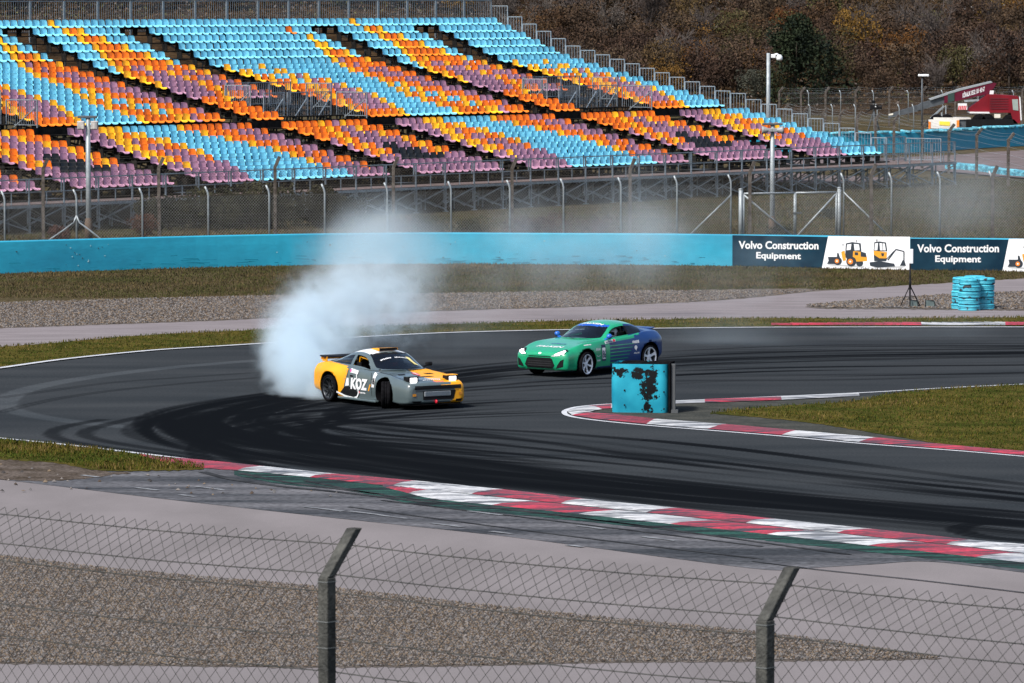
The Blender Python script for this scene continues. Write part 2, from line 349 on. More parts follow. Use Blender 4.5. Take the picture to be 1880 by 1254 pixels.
# the near run-off: concrete slab first, worn asphalt over it, green strip over that
sheet('concrete_runoff', [(-220,818),(0,842),(255,850),(640,888),(1240,950),(1880,1020),(2020,1036)], [(-220,1420),(940,1420),(2020,1420)], .004, m_conc, 'pale concrete run-off area in front')
sheet('worn_asphalt', [(-220,791),(-60,806),(0,811),(255,838),(370,850),(640,880),(1240,945),(1880,1012),(2000,1025)], RUNB, .010, m_runoff, 'worn grey asphalt run-off with scuff streaks')
sheet('green_strip', [(430,858),(640,880),(1240,945),(1880,1012),(2000,1025)], [(430,872)]+GRB[2:], .014, m_green, 'worn green painted strip beside the kerb', jag=1)
sheet('dirt_patch', [(-60,838),(0,842),(110,848),(190,864),(240,867)], [(-60,872),(0,880),(110,882),(190,874),(240,868)], .016, m_dirt, 'brown dirt patch beside the near grass', jag=3)
NG_T = [(-220,786),(-60,801),(0,807),(120,819),(240,833),(300,842),(374,857)]; NG_B = [(-220,826),(-60,838),(0,843),(102,850),(170,862),(231,865),(330,863),(374,861)]
sheet('near_grass', NG_T, NG_B, .022, m_grass, 'wedge of green grass inside the near track edge', jag=2)
GVT = [(-220,1003),(-60,1015),(0,1021),(191,1044),(399,1063),(584,1079),(761,1098),(905,1114),(1100,1134),(1300,1153),(1386,1162),(1516,1177.5),(1639,1196),(1729,1209)]
GVB = [(-220,1216),(-60,1217),(0,1218),(191,1221),(399,1224),(584,1226),(900,1222),(1100,1217),(1300,1215),(1516,1213),(1639,1212),(1729,1210)]
sheet('near_gravel', GVT, GVB, .010, m_gravel, 'brown gravel bed in the concrete run-off', jag=3)

# ---- kerbs (real steps with a sawtooth top)
def kerb(name, top, bot, z0, zprof, bounds, first, label, teeth=5):
    T = [(p.x,p.y) for p in interp([Vector((*p,0)) for p in top], 6)]; B = [(p.x,p.y) for p in interp([Vector((*p,0)) for p in bot], 6)]
    mb = MB(); m = len(zprof)
    for k, ((b0,t0),(b1,t1)) in enumerate(zip(bounds, bounds[1:])):
        mi = (k+first) % 2
        for q in range(teeth):
            u0, u1 = q/teeth, (q+1)/teeth
            def col(u, dz):
                xb = b0+(b1-b0)*u; xt = t0+(t1-t0)*u
                a = G(xt, xat(T, xt)); b = G(xb, xat(B, xb))
                return [a.lerp(b, j/(m-1))+Vector((0,0,zprof[j]+(dz if 0<j<m-1 else 0))) for j in range(m)]
            A = col(u0, .014); Bq = col(u1, 0)
            mb.add(A+Bq, [(j, j+1, m+j+1, m+j) for j in range(m-1)], mi)
            C = col(u0, 0); mb.add([C[j] for j in range(m)]+A, [(j, j+1, m+j+1, m+j) for j in range(1,m-2)], mi)
    return tag(mb.build(name, [m_red, m_white]), label, kind='structure')
kerb('kerb', K1T, K1B, 0, [.012,.02,.028,.034,.036,.02], [(257,257),(436,487),(568,622),(719,765),(865,925),(1030,1075),(1186,1250),(1369,1425),(1536,1605),(1737,1790),(1925,1970)], 0, 'inner row of the red and white near kerb')
K2T = [(x, y+1) for x, y in K1B if x > 650]; K2T[0] = (690,890)
kerb('kerb', K2T, K2B, 0, [.02,.03,.032,.028,.024,.014], [(703,703),(750,795),(903,990),(1062,1150),(1230,1330),(1408,1500),(1594,1700),(1791,1880),(1960,1975)], 0, 'outer row of the red and white near kerb')
# apex
AO = [(1576,722),(1433,728.5),(1294,733.5),(1236,736.8),(1122,742.4),(1080,745.5),(1055,749.5),(1041,755.5),(1050,762.5),(1094,769.5),(1187,779),(1300,788),(1435,799),(1576,812),(1768,827),(1900,838)]
AI = [(1578,728.4),(1435,735.5),(1294,740.5),(1236,742.8),(1122,751),(1105,753),(1090,755.5),(1083,757.5),(1090,759),(1122,761),(1206,770.5),(1335,780.5),(1468,792),(1613,805),(1770,821),(1905,832)]
colr = [1,0,1,1,0,1,1,1,0,0,1,0,1,0,0]
o_ = [G(*p) for p in AO]; i_ = [G(*p) for p in AI]; mb = MB()
for k in range(len(AO)-1):
    for q in range(4):
        a, b = q/4, (q+1)/4
        p0, p1 = o_[k].lerp(o_[k+1], a), o_[k].lerp(o_[k+1], b); q0, q1 = i_[k].lerp(i_[k+1], a), i_[k].lerp(i_[k+1], b)
        for j, (z0, z1) in enumerate(((.012,.03),(.03,.042),(.042,.045),(.045,.024))):
            f0, f1 = j/4, (j+1)/4
            mb.add([p0.lerp(q0,f0)+Vector((0,0,z0)), p1.lerp(q1,f0)+Vector((0,0,z0)), p1.lerp(q1,f1)+Vector((0,0,z1)), p0.lerp(q0,f1)+Vector((0,0,z1))], [(0,1,2,3)], 1-colr[k] if colr[k] else 0)
ap = mb.build('kerb', [m_red, m_white])
for pl, in []: pass
k = 0
for pi, pg in enumerate(ap.data.polygons): pg.material_index = colr[pi//16]
tag(ap, 'red and white kerb around the apex of the corner', kind='structure')
line('track_line', [(1900,704),(1723,712.5),(1576,721),(1236,735.8),(1122,741.4),(1075,745),(1050,749),(1036,755.5),(1046,763.5),(1092,771),(1187,780.5),(1300,789.5),(1435,800.5),(1576,813.5),(1768,828),(1940,843)], .13, .008, m_wline, 'white line around the apex kerb')
sheet('apron', [(1085,757),(1122,750),(1236,742),(1435,735),(1578,727.5),(1723,714.5),(1940,703)], [(1085,758),(1122,762),(1206,771.5),(1335,781.5),(1468,793),(1613,806),(1770,824),(1940,838)], .018, m_apron, 'grey apron inside the apex kerb')
IGT = [(1304,757.5),(1421,746),(1520,740),(1590,733),(1640,722),(1723,715.5),(1940,703)]; IGB = [(1304,758.5),(1400,767),(1491,776.6),(1655,803),(1768,821),(1940,838)]
sheet('island_grass', IGT, IGB, .026, m_grass, 'grass island inside the corner', jag=2)
FKT = [(1415,598.6),(1500,597.4),(1600,596.6),(1700,596),(1940,595)]; FKB = [(1415,599.6),(1500,599.6),(1600,599.4),(1700,599.4),(1940,599.4)]
kerb('kerb', FKT, FKB, 0, [.03,.09,.08,.045], [(1416,1416),(1692,1690),(1846,1845),(1935,1935)], 0, 'low red and white kerb on the far track edge', teeth=8)

m_mark = M('tyre_mark_rubber', (.018,.020,.023), .9, scale=1.5, col2=(.045,.048,.052))
for c_, w_ in (([(372,866),(430,880),(520,893),(640,905),(800,924)],.2),([(440,868),(520,884),(620,897),(700,907)],.16),([(560,882),(680,905),(840,925),(1040,948),(1240,972)],.12),([(700,918),(900,942),(1100,966),(1400,1003)],.10),([(900,930),(1100,955),(1300,982),(1560,1018)],.12),([(640,930),(900,965),(1200,1003),(1400,1026)],.10),([(1380,1030),(1500,1045),(1700,1066),(1900,1090)],.07)): line('tyre_mark', c_, w_, .0195, m_mark, 'black tyre mark sweeping over the run-off')
m_scuff = M('pale_scuff', (.09,.095,.105), .9, scale=3, col2=(.2,.21,.225))
for x_, y_, l_x in ((150,872,30),(560,930,70),(640,938,60),(700,946,50),(790,960,60),(900,975,40),(250,895,40),(360,893,50),(860,938,60),(1060,965,50),(1180,985,60),(330,908,30),(1040,1000,30)): line('scuff', [(x_,y_),(x_+l_x*.5,y_+l_x*.055),(x_+l_x,y_+l_x*.12)], .13, .022, m_scuff, 'pale scuff on the worn asphalt run-off')
# ---- scattered grass blades and stones (uncountable)
def inside(top, bot, npts, ybox, xbox=(-24,24)):
    T = [(p.x,p.y) for p in interp([Vector((*p,0)) for p in top], 5)]; B = [(p.x,p.y) for p in interp([Vector((*p,0)) for p in bot], 5)]
    X = rng.uniform(*xbox, npts); Y = rng.uniform(*ybox, npts); px, py = projpx(X, Y)
    tx, ty = np.array(T).T; bx, by = np.array(B).T
    ok = (py > np.interp(px, tx, ty, left=1e9, right=1e9)) & (py < np.interp(px, bx, by, left=-1e9, right=-1e9)) & (px > -150) & (px < 1960)
    return X[ok], Y[ok]
def grass(name, top, bot, npts, ybox, h, mats, label, xbox=(-24,24), z=.02):
    X, Y = inside(top, bot, npts, ybox, xbox); n = len(X)
    hh = h*rng.uniform(.4, 1.25, n); a = rng.uniform(0, 6.28, n); wd = hh*.16+.008; ln = rng.normal(0, .35, n)*hh; ln2 = rng.normal(0,.35,n)*hh
    cl = np.array([mnoise.noise(Vector((x*.35, y*.35, 0))) for x, y in zip(X, Y)]); hh = hh*(1+.6*cl)
    Vt = np.zeros((n,3,3)); Vt[:,0] = np.stack([X-wd*np.cos(a), Y-wd*np.sin(a), np.full(n,z-.01)],1); Vt[:,1] = np.stack([X+wd*np.cos(a), Y+wd*np.sin(a), np.full(n,z-.01)],1); Vt[:,2] = np.stack([X+ln, Y+ln2, z+hh],1)
    mi = np.clip(((cl+.35)*1.6+rng.normal(0,.55,n)).round(), 0, len(mats)-1)
    o = link(name, npmesh(name, Vt.reshape(-1,3), np.arange(3*n).reshape(-1,3), mats, mi)); return tag(o, label, 'grass', kind='stuff')
gb = [flat('blade_green', (.036,.050,.009), .8, var=.25, scale=2), flat('blade_olive', (.066,.058,.012), .8, var=.25, scale=2), flat('blade_straw', (.125,.088,.034), .8, var=.25, scale=2)]
gd = [flat('blade_dull', (.050,.052,.018), .8, var=.3, scale=2), flat('blade_brown', (.062,.048,.026), .8, var=.3, scale=2), flat('blade_dry', (.10,.075,.035), .8, var=.3, scale=2)]
grass('grass_blades', IGT, IGB, 90000, (105,136), .06, gb, 'short green and straw grass blades on the island', (3,24))
grass('grass_blades', NG_T, NG_B, 60000, (100,120), .07, gb, 'short green grass blades on the near wedge', (-14,-5))
grass('grass_blades', GS_TOP, TRK_TOP, 130000, (135,165), .06, gb, 'short grass blades on the verge beside the far white line')
grass('grass_blades', WALL_B, GRV_TOP[:-1]+[(1530,533),(1700,522),(1940,508)], 150000, (168,198), .06, gd, 'short dry grass blades below the blue wall', (-22,22))
def stones(name, top, bot, npts, ybox, sz, label, xbox=(-24,24), z=.012, extra=None):
    X, Y = inside(top, bot, npts, ybox, xbox)
    if extra is not None: X = np.r_[X, extra[0]]; Y = np.r_[Y, extra[1]]
    n = len(X); s = sz*rng.uniform(.5, 1.3, n); base = np.array([[1,0,0],[0,1,0],[-1,0,0],[0,-1,0],[0,0,.8],[0,0,-.5]])
    Vt = base[None]*s[:,None,None]; a = rng.uniform(0,6.28,n); c, q = np.cos(a)[:,None], np.sin(a)[:,None]
    Vt = np.stack([Vt[...,0]*c-Vt[...,1]*q, Vt[...,0]*q+Vt[...,1]*c, Vt[...,2]+rng.normal(0,.18,(n,6))*s[:,None]],-1)+np.stack([X,Y,np.full(n,z)+s*.3],-1)[:,None]
    f = np.array([[0,1,4],[1,2,4],[2,3,4],[3,0,4]])[None]+6*np.arange(n)[:,None,None]
    mi = np.repeat(rng.integers(0,5,n), 4)
    o = link(name, npmesh(name, Vt.reshape(-1,3), f.reshape(-1,3), sm, mi)); return tag(o, label, 'gravel', kind='stuff')
sm = [flat('stone_grey', (.095,.092,.092), .9), flat('stone_tan', (.13,.10,.072), .9), flat('stone_dark', (.042,.039,.038), .9), flat('stone_pale', (.155,.14,.13), .85), flat('stone_brown', (.06,.046,.036), .9)]
ex = (rng.uniform(-9,8,260), rng.uniform(74,92,260))
stones('gravel_stones', GVT, GVB, 420000, (71,94), .020, 'loose grey and tan stones of the near gravel bed', (-12,12), .02)
stones('gravel_stones', GRV_TOP[:-1]+[(1530,532)], PATH_TOP, 170000, (148,172), .032, 'loose stones of the far gravel trap', (-22,14), .02)
stones('gravel_stones', [(1478,563),(1520,559),(1600,553),(1750,543),(1940,536)], [(1478,563.5),(1530,567),(1700,568),(1940,571)], 60000, (155,172), .045, 'loose stones of the gravel patch behind the tyre stacks', (8,24), .035)
clods = inside([(0,846),(110,852),(190,866),(640,900)], [(0,905),(110,905),(300,905),(640,925)], 420, (97,112), (-14,0))
stones('dirt_clods', [(0,0),(1,0)], [(0,0),(1,0)], 1, (100,101), .05, 'scattered dark clods on the run-off', extra=clods, z=.01)
# ================================================================== shared materials
m_blue = M('blue_wall_paint', (.006,.20,.31), .6, scale=.35, col2=(.011,.275,.40), scale2=3, var=.04, bump=.3, bscale=6, stretch=(.6,.6,1.6))
m_steel = flat('galvanised_steel', (.24,.28,.31), .5, .5, .2, scale=4)
m_steell = flat('pale_galvanised_tube', (.25,.28,.295), .5, .3, .15, scale=6)
m_dsteel = flat('dark_steel', (.07,.08,.09), .6, .4, .2)
m_cpost = M('weathered_concrete_post', (.05,.042,.036), .9, scale=5, col2=(.11,.098,.088), scale2=30, var=.15, bump=.5)
m_cpostg = M('grey_concrete_post', (.035,.036,.035), .9, scale=4, col2=(.075,.076,.07), scale2=30, var=.15, bump=.6, bscale=60)
m_wire = flat('fence_wire', (.16,.17,.17), .5, .4, .15)
m_wireb = flat('rusty_wire', (.09,.08,.07), .7, .3, .15)
m_black = flat('black_plastic', (.006,.006,.007), .6, 0, .2, spec=.15)
m_rubber = M('tyre_rubber', (.007,.007,.008), .8, var=.3, scale=12)
m_wht = flat('white_enamel', (.62,.63,.64), .4, 0, .04)
def wires(segs, r):
    segs = np.asarray(segs, float); a, b = segs[:,0], segs[:,1]; d = b-a; d /= np.linalg.norm(d,axis=1)[:,None]+1e-9
    up = np.where(np.abs(d[:,2:3])>.9, [[0,1,0]], [[0,0,1]]); x = np.cross(d, up); x /= np.linalg.norm(x,axis=1)[:,None]; y = np.cross(x, d)
    rs = [x*r*math.cos(t)+y*r*math.sin(t) for t in (0, 2.094, 4.189)]
    V = np.stack([a+rs[0],a+rs[1],a+rs[2],b+rs[0],b+rs[1],b+rs[2]],1).reshape(-1,3)
    f = np.array([[0,1,4,3],[1,2,5,4],[2,0,3,5]])[None]+6*np.arange(len(a))[:,None,None]
    return V, f.reshape(-1,4)
def wire_obj(name, segs, r, mat, parent=None):
    V, f = wires(segs, r); return link(name, npmesh(name, V, f, mat), parent)
def mesh_segs(p, q, z0, z1, pitch, asp=1.0, q0=None):
    "diamond mesh in the vertical panel p->q (ground xy), z0..z1; clipped slanted wires"
    p = np.array(p[:2]); q = np.array(q[:2]); L = np.linalg.norm(q-p); e = (q-p)/L; Hh = z1-z0; segs = []
    run = Hh*asp; n = int((L+run)/pitch)+1
    for k in range(n):
        for sg in (1,-1):
            u0 = k*pitch-run if sg == 1 else k*pitch; u1 = u0+run*sg
            a0, a1 = 0., 1.
            for (lo, hi) in ((0., L),):
                du = u1-u0; t0 = (lo-u0)/du; t1 = (hi-u0)/du
                if t0 > t1: t0, t1 = t1, t0
                a0 = max(a0, t0); a1 = min(a1, t1)
            if a1-a0 < .02: continue
            A = p+e*(u0+(u1-u0)*a0); B = p+e*(u0+(u1-u0)*a1)
            segs.append([[A[0],A[1],z0+Hh*a0],[B[0],B[1],z0+Hh*a1]])
    return segs
TXT = {}
def text_poly(body, bold=.0, space=1.0):
    "text as (verts, faces) in a 0..w x 0..h frame"
    key = (body, bold, space)
    if key not in TXT:
        cu = bpy.data.curves.new('lettering', 'FONT'); cu.body = body; cu.size = 1; cu.offset = bold; cu.space_character = space; cu.resolution_u = 3
        o = bpy.data.objects.new('lettering', cu); COL.objects.link(o)
        bpy.context.view_layer.update()
        dg = bpy.context.evaluated_depsgraph_get(); me = bpy.data.meshes.new_from_object(o.evaluated_get(dg))
        v = np.array([x.co[:] for x in me.vertices]); f = [tuple(p.vertices) for p in me.polygons]
        bpy.data.objects.remove(o); bpy.data.curves.remove(cu); bpy.data.meshes.remove(me)
        v[:,:2] -= v[:,:2].min(0); TXT[key] = (v, f)
    return TXT[key]
def put_text(mb, body, org, ux, uy, wd, ht, bold=.02, slant=0, mi=0, space=1.0):
    "place text: org lower-left (Vector), ux, uy unit vectors, target width and height"
    v, f = text_poly(body, bold, space); mx, my = v[:,0].max(), v[:,1].max()
    vs = [org + ux*((x+slant*y)/mx*wd) + uy*(y/my*ht) for x, y, _ in v]
    mb.add(vs, f, mi)
# ================================================================== blue wall and boards
WG = gl(WALL_B, 0, 5); WH = 1.15
def wall(name, g, h, th, mat, label, cat='wall', wob=0):
    mb = MB(); vs = []
    for i, p in enumerate(g):
        d = (g[min(i+1,len(g)-1)]-g[max(i-1,0)]); d.z = 0; d.normalize(); nrm = Vector((-d.y, d.x, 0))
        if nrm.y < 0: nrm = -nrm
        hh = h+wob*mnoise.noise(Vector((p.x*1.3, p.y*1.3, 0)))
        for off, z in ((0,-.05),(0,hh*.35),(0,hh*.7),(.01,hh-.03),(.04,hh),(th-.03,hh),(th,hh-.03),(th,-.05)):
            vs.append(p+nrm*(off+wob*.3*mnoise.noise(Vector((p.x*2, z*3, 5))))+Vector((0,0,z)))
    m = 8
    mb.add(vs, [(i*m+j, i*m+j+1, (i+1)*m+j+1, (i+1)*m+j) for i in range(len(g)-1) for j in range(m-1)])
    o = mb.build(name, mat); return tag(o, label, cat)
bw = wall('blue_wall', WG, WH, .4, m_blue, 'long turquoise painted wall in front of the grandstand fence')
# chips and scuffs on the wall (worn spots)
mb = MB()
for i in range(46):
    px = rng.choice([rng.uniform(120,200), rng.uniform(560,860), rng.uniform(0,1340)]); k = rng.uniform(.1,.9)
    q = G(px, xat([(p[0],p[1]) for p in WALL_B], px)); c = q+Vector((0,-.012,.12+k*.95))
    n = 7; rr = rng.uniform(.01,.035); el = rng.uniform(.4,1.6)
    mb.add([c+Vector((rr*el*math.cos(6.28*j/n)*rng.uniform(.6,1.2), 0, rr*math.sin(6.28*j/n)*rng.uniform(.5,1.2))) for j in range(n)], [tuple(range(n))], int(rng.random()<.5))
mb.build('paint_chips', [flat('bare_plaster', (.16,.28,.32), .8), flat('dark_scuff', (.03,.06,.07), .8)], bw)
m_navy = M('navy_board', (.007,.020,.036), .8, var=.1, scale=1.2, col2=(.013,.038,.060)); m_bwhite = flat('white_board', (.70,.71,.73), .5, 0, .04)
m_yel = flat('picture_yellow', (.62,.27,.012), .5); m_pdark = flat('picture_dark', (.012,.02,.03), .5); m_porange = flat('picture_orange', (.75,.2,.01), .5); m_pgrey = flat('picture_shadow', (.38,.39,.40), .6)
def wall_pt(px): return G(px, xat([(p[0],p[1]) for p in WALL_B], px))
def board(px0, px1, label, pics=True):
    a, b = wall_pt(px0), wall_pt(px1); W = (b-a).length; ux = (b-a)/W; uz = Vector((0,0,1)); nrm = Vector((ux.y, -ux.x, 0))
    root = empty('advertising_board', a, 0, label, 'advertising board', 'advertising boards along the wall')
    base = nrm*.03
    def Q(x, y, off):  # x along in metres, y up in metres
        return base + ux*x + uz*y + nrm*off
    kx = W/325.0
    def pz(zx, zy, off):  # from the reading frame of the board
        return Q((zx/5.222+1340-1345)*kx, 1.13-(zy-62-(zx-20)*.012)/5.222/51.0, off)
    def poly(mb, pts, off, mi=0): mb.add([pz(x,y,off) for x,y in pts], [tuple(range(len(pts)))], mi)
    mb = MB(); o0 = [Q(0,.02,0),Q(W,.02,0),Q(W,1.135,0),Q(0,1.135,0)]; o1 = [v-nrm*.02 for v in o0]
    mb.add(o0+o1, [(0,1,2,3),(7,6,5,4),(0,4,5,1),(1,5,6,2),(2,6,7,3),(3,7,4,0)]); mb.build('backing_panel', m_navy, root)
    if True:
        mb = MB(); put_text(mb, 'Volvo Construction', pz(88,193,.006), (pz(858,193,.006)-pz(88,193,.006)).normalized(), uz, 770/5.222*kx, 78/5.222/51, .028)
        put_text(mb, 'Equipment', pz(258,303,.006), ux, uz, 432/5.222*kx, 82/5.222/51, .028); mb.build('lettering', m_wht, root)
    mb = MB(); poly(mb, [(950,64),(1728,64),(1728,388),(888,388)], .003); mb.build('white_panel', m_bwhite, root)
    mb = MB()
    def circ(cx, cy, r, off, mi, ey=1.0): poly(mb, [(cx+r*math.cos(t*math.pi/8), cy+r*ey*math.sin(t*math.pi/8)) for t in range(16)][::-1], off, mi)
    poly(mb, [(935,330),(1300,345),(1280,365),(960,345)], .0045, 3)
    poly(mb, [(948,262),(1040,262),(1040,332),(940,330),(955,300)], .006, 1); poly(mb, [(1035,225),(1050,225),(1075,300),(1060,310),(1035,300)], .006, 1)
    poly(mb, [(1075,212),(1108,202),(1122,295),(1095,302),(1082,255)], .007, 0); circ(1252,320,34,.006,1)
    poly(mb, [(1120,132),(1180,118),(1262,130),(1268,205),(1215,300),(1150,300),(1112,262)], .0065, 1)
    poly(mb, [(1131,142),(1172,136),(1166,192),(1126,198)], .008, 2); poly(mb, [(1196,136),(1244,140),(1252,196),(1203,198)], .008, 2)
    poly(mb, [(1190,205),(1268,212),(1322,262),(1322,300),(1222,306),(1186,262)], .009, 0); poly(mb, [(1262,208),(1310,222),(1318,262),(1262,258)], .010, 1); poly(mb, [(1205,215),(1238,218),(1238,245),(1205,245)], .010, 1)
    circ(1043,302,40,.009,1); circ(1035,302,21,.011,4); circ(1035,302,8,.012,2); circ(1172,305,48,.012,1); circ(1163,306,26,.014,4); circ(1163,306,9,.015,2)
    poly(mb, [(1218,100),(1228,100),(1226,120),(1220,120)], .008, 1); poly(mb, [(1088,135),(1096,135),(1096,155),(1088,155)], .008, 1)
    mb.build('loader_picture', [m_yel, m_pdark, m_bwhite, m_pgrey, m_porange], root)
    mb = MB()
    poly(mb, [(1350,345),(1690,345),(1660,362),(1400,366)], .0045, 3)
    poly(mb, [(1345,312),(1440,298),(1580,322),(1590,350),(1420,362),(1352,344)], .006, 1); poly(mb, [(1384,205),(1510,255),(1505,300),(1390,300)], .0065, 1)
    poly(mb, [(1390,118),(1440,110),(1502,120),(1514,205),(1384,205)], .007, 1); poly(mb, [(1398,130),(1426,126),(1420,194),(1392,196)], .009, 2); poly(mb, [(1440,126),(1490,130),(1500,196),(1446,196)], .009, 2); poly(mb, [(1466,126),(1472,126),(1476,196),(1470,196)], .010, 1)
    poly(mb, [(1386,200),(1512,212),(1508,272),(1440,272),(1386,236)], .010, 0); poly(mb, [(1455,222),(1485,224),(1480,252),(1462,252)], .011, 1); poly(mb, [(1410,90),(1420,90),(1420,112),(1410,112)], .008, 1)
    for q, wd in (([(1520,290),(1596,186),(1672,205),(1672,300)], 12), ([(1505,282),(1580,200)], 8)):
        for (x0,y0),(x1,y1) in zip(q, q[1:]):
            L = math.hypot(x1-x0,y1-y0); nx_, ny_ = -(y1-y0)/L*wd/2, (x1-x0)/L*wd/2
            poly(mb, [(x0+nx_,y0+ny_),(x1+nx_,y1+ny_),(x1-nx_,y1-ny_),(x0-nx_,y0-ny_)], .009, 1)
    poly(mb, [(1660,288),(1678,292),(1692,342),(1634,342)], .010, 1)
    mb.build('excavator_picture', [m_yel, m_pdark, m_bwhite, m_pgrey, m_porange], root)
    return root
board(1345, 1670, 'dark blue and white board with loader and excavator pictures, next to the turquoise wall end')
board(1672, 2004, 'dark blue and white board cut off by the right frame edge, behind the white-panelled tripod')
mb = MB()
for i in range(70):
    px = rng.uniform(0,1335); q = wall_pt(px); k = abs(rng.normal(0,.16)); wd = rng.uniform(.1,.7); h_ = rng.uniform(.008,.03); c = q+Vector((0,-.015,.06+min(k,.9)))
    mb.add([c, c+Vector((wd,.0,rng.normal(0,.03))), c+Vector((wd*.9,0,h_)), c+Vector((wd*.1,0,h_))], [(0,1,2,3)])
mb.build('dirt_streaks', flat('dirt_streak',(.01,.12,.18),.8), bw)
# ================================================================== fences behind the wall
SW = [(-140,50.6),(0,50.4),(600,48.6),(936,47.6),(1342,46.2),(1821,45.3),(2000,45)]
def gs_(px, tab): s = xat(tab, px); Y = F/s; return Vector(((px-CX)/s*1.0, Y, 0))
def post_tube(root, p, h, side=-1):
    mb = MB(); mb.tube([p+Vector((0,0,-.1)), p+Vector((0,0,h-.34)), p+Vector((side*.03,0,h-.2)), p+Vector((side*.12,0,h))], .038, 8, 0); return mb.build('post', m_steell, root)
PX = [-118,8,140,261,382,494,596,711,828,936,1034.6,1140,1243,1342]
fr = empty('tube_fence', gs_(8,SW), 0, 'wire mesh fence on pale bent-top tube posts, left of the gate', 'fence')
fb = fr.location.copy()
def fence_run(root, pxs, tab, h, hm, pitch, base, wirez):
    ps = [gs_(x, tab)-base for x in pxs]
    for p in ps: post_tube(root, p, h)
    segs = []
    for a, b in zip(ps, ps[1:]): segs += mesh_segs(a, b, .05, hm, pitch)
    wire_obj('wire_mesh', segs, .0042, m_wire, root)
    segs = [[[a.x,a.y,z],[b.x,b.y,z]] for a,b in zip(ps,ps[1:]) for z in wirez]
    wire_obj('strand_wire', segs, .004, m_wireb, root)
    return ps
ps = fence_run(fr, PX, SW, 2.72, 2.35, .12, fb, (.1,.8,1.5,2.35,2.62))
mb = MB(); c = gs_(140,SW)-fb
mb.tube([c+Vector((0,-.03,1.75)), c+Vector((-.1,-.03,1.5)), c+Vector((-.5,-.03,1.2)), c+Vector((-1.75,-.03,.35))], .032, 8); mb.build('brace', m_steell, fr)
mb = MB(); mb.tube([c+Vector((0,-.03,1.75)), c+Vector((.1,-.03,1.5)), c+Vector((.5,-.03,1.2)), c+Vector((1.6,-.03,.3))], .032, 8); mb.build('brace', m_steell, fr)
c = gs_(1342,SW)-fb
mb = MB(); mb.tube([c+Vector((0,-.03,1.9)), c+Vector((-1.75,-.03,.2))], .032, 8); mb.build('brace', m_steell, fr)
fr2 = empty('tube_fence', gs_(1549,SW), 0, 'wire mesh fence on pale bent-top tube posts, right of the gate', 'fence')
fence_run(fr2, [1549,1637,1726,1821,1915,2010], SW, 2.72, 2.35, .12, fr2.location.copy(), (.1,.5,.9,1.3,1.7,2.35,2.62))
c = Vector((0,0,0)); mb = MB(); mb.tube([c+Vector((0,-.03,1.95)), c+Vector((1.75,-.03,.25))], .032, 8); mb.build('brace', m_steell, fr2)
# gate
gp0, gp1, gpm = gs_(1360,SW), gs_(1541,SW), gs_(1460,SW); gt = empty('field_gate', gp0, 0, 'double leaf tube gate with diagonal braces behind the dark blue board', 'gate')
for p in (gp0, gp1):
    q = p-gp0; mb = MB(); mb.tube([q, q+Vector((0,0,2.1))], .085, 10); mb.lathe([(0,.0),(.09,0),(.09,.05),(0,.07)], 10, q+Vector((0,0,2.1))); mb.build('gate_post', m_steell, gt)
d = (gp1-gp0); L = d.length; e = d/L
for k, (u0, u1) in enumerate(((.13, L*.545), (L*.555, L-.13))):
    mb = MB(); A, B = e*u0, e*u1
    for (p, q) in (((A,.12),(A,1.95)),((B,.12),(B,1.95)),((A,1.95),(B,1.95)),((A,.12),(B,.12)),((A,1.9),(B,.15)) if k == 0 else ((A,.15),(B,1.9))):
        mb.tube([p[0]+Vector((0,0,p[1])), q[0]+Vector((0,0,q[1]))], .042, 8)
    lf = mb.build('gate_leaf', m_steell, gt); sg = mesh_segs(A, B, .12, 1.95, .12); o = wire_obj('wire_mesh', sg, .004, m_wire, lf)
mb = MB(); mb.box(e*(L*.55)+Vector((.1,-.06,1.15)), (.34,.05,.06)); mb.build('latch', m_dsteel, gt)
# concrete post fence with bent arms
SD = [(-140,45.3),(85,45.3),(510,44.8),(722,44.9),(1162,45.4),(1600,46.9),(1828,47.4),(2060,47.8)]
dx_ = [-138,79,292,505,722,940,1157,1377,1600,1823,2046]
cf = empty('concrete_post_fence', gs_(79,SD), 0, 'tall fence of brown concrete posts with bent tops and strand wires', 'fence'); cb = cf.location.copy(); tips = []
for i, x in enumerate(dx_):
    p = gs_(x, SD)-cb; mb = MB(); lean = rng.normal(0,.012)
    k = p+Vector((lean,0,2.83)); t = k+Vector((.19,.05,.40)); mb.bar(p+Vector((0,0,-.1)), k, .13, .13); mb.bar(k-Vector((0.0,0,.03)), t, .10, .12); mb.build('post', m_cpost, cf)
    tips.append((p, k, t))
segs = []
for (p,k,t),(p2,k2,t2) in zip(tips, tips[1:]):
    def sag(a, b, s=.05, n=5):
        return [[list(a.lerp(b,i/n)-Vector((0,0,s*4*(i/n)*(1-i/n)))), list(a.lerp(b,(i+1)/n)-Vector((0,0,s*4*((i+1)/n)*(1-(i+1)/n))))] for i in range(n)]
    for f in (.15,.6,.98): segs += sag(k.lerp(t,f), k2.lerp(t2,f), rng.uniform(0,.07))
    for z in (2.75,2.45,2.1,1.7,1.3,.9,.5,.2): segs += sag(Vector((p.x,p.y,z)), Vector((p2.x,p2.y,z)), rng.uniform(0,.03))
wire_obj('strand_wire', segs, .0042, m_wireb, cf)
segs = []
for (p,k,t),(p2,k2,t2) in zip(tips, tips[1:]): segs += mesh_segs(p, p2, .1, 2.75, .12)
wire_obj('wire_mesh', segs, .0036, m_wireb, cf)
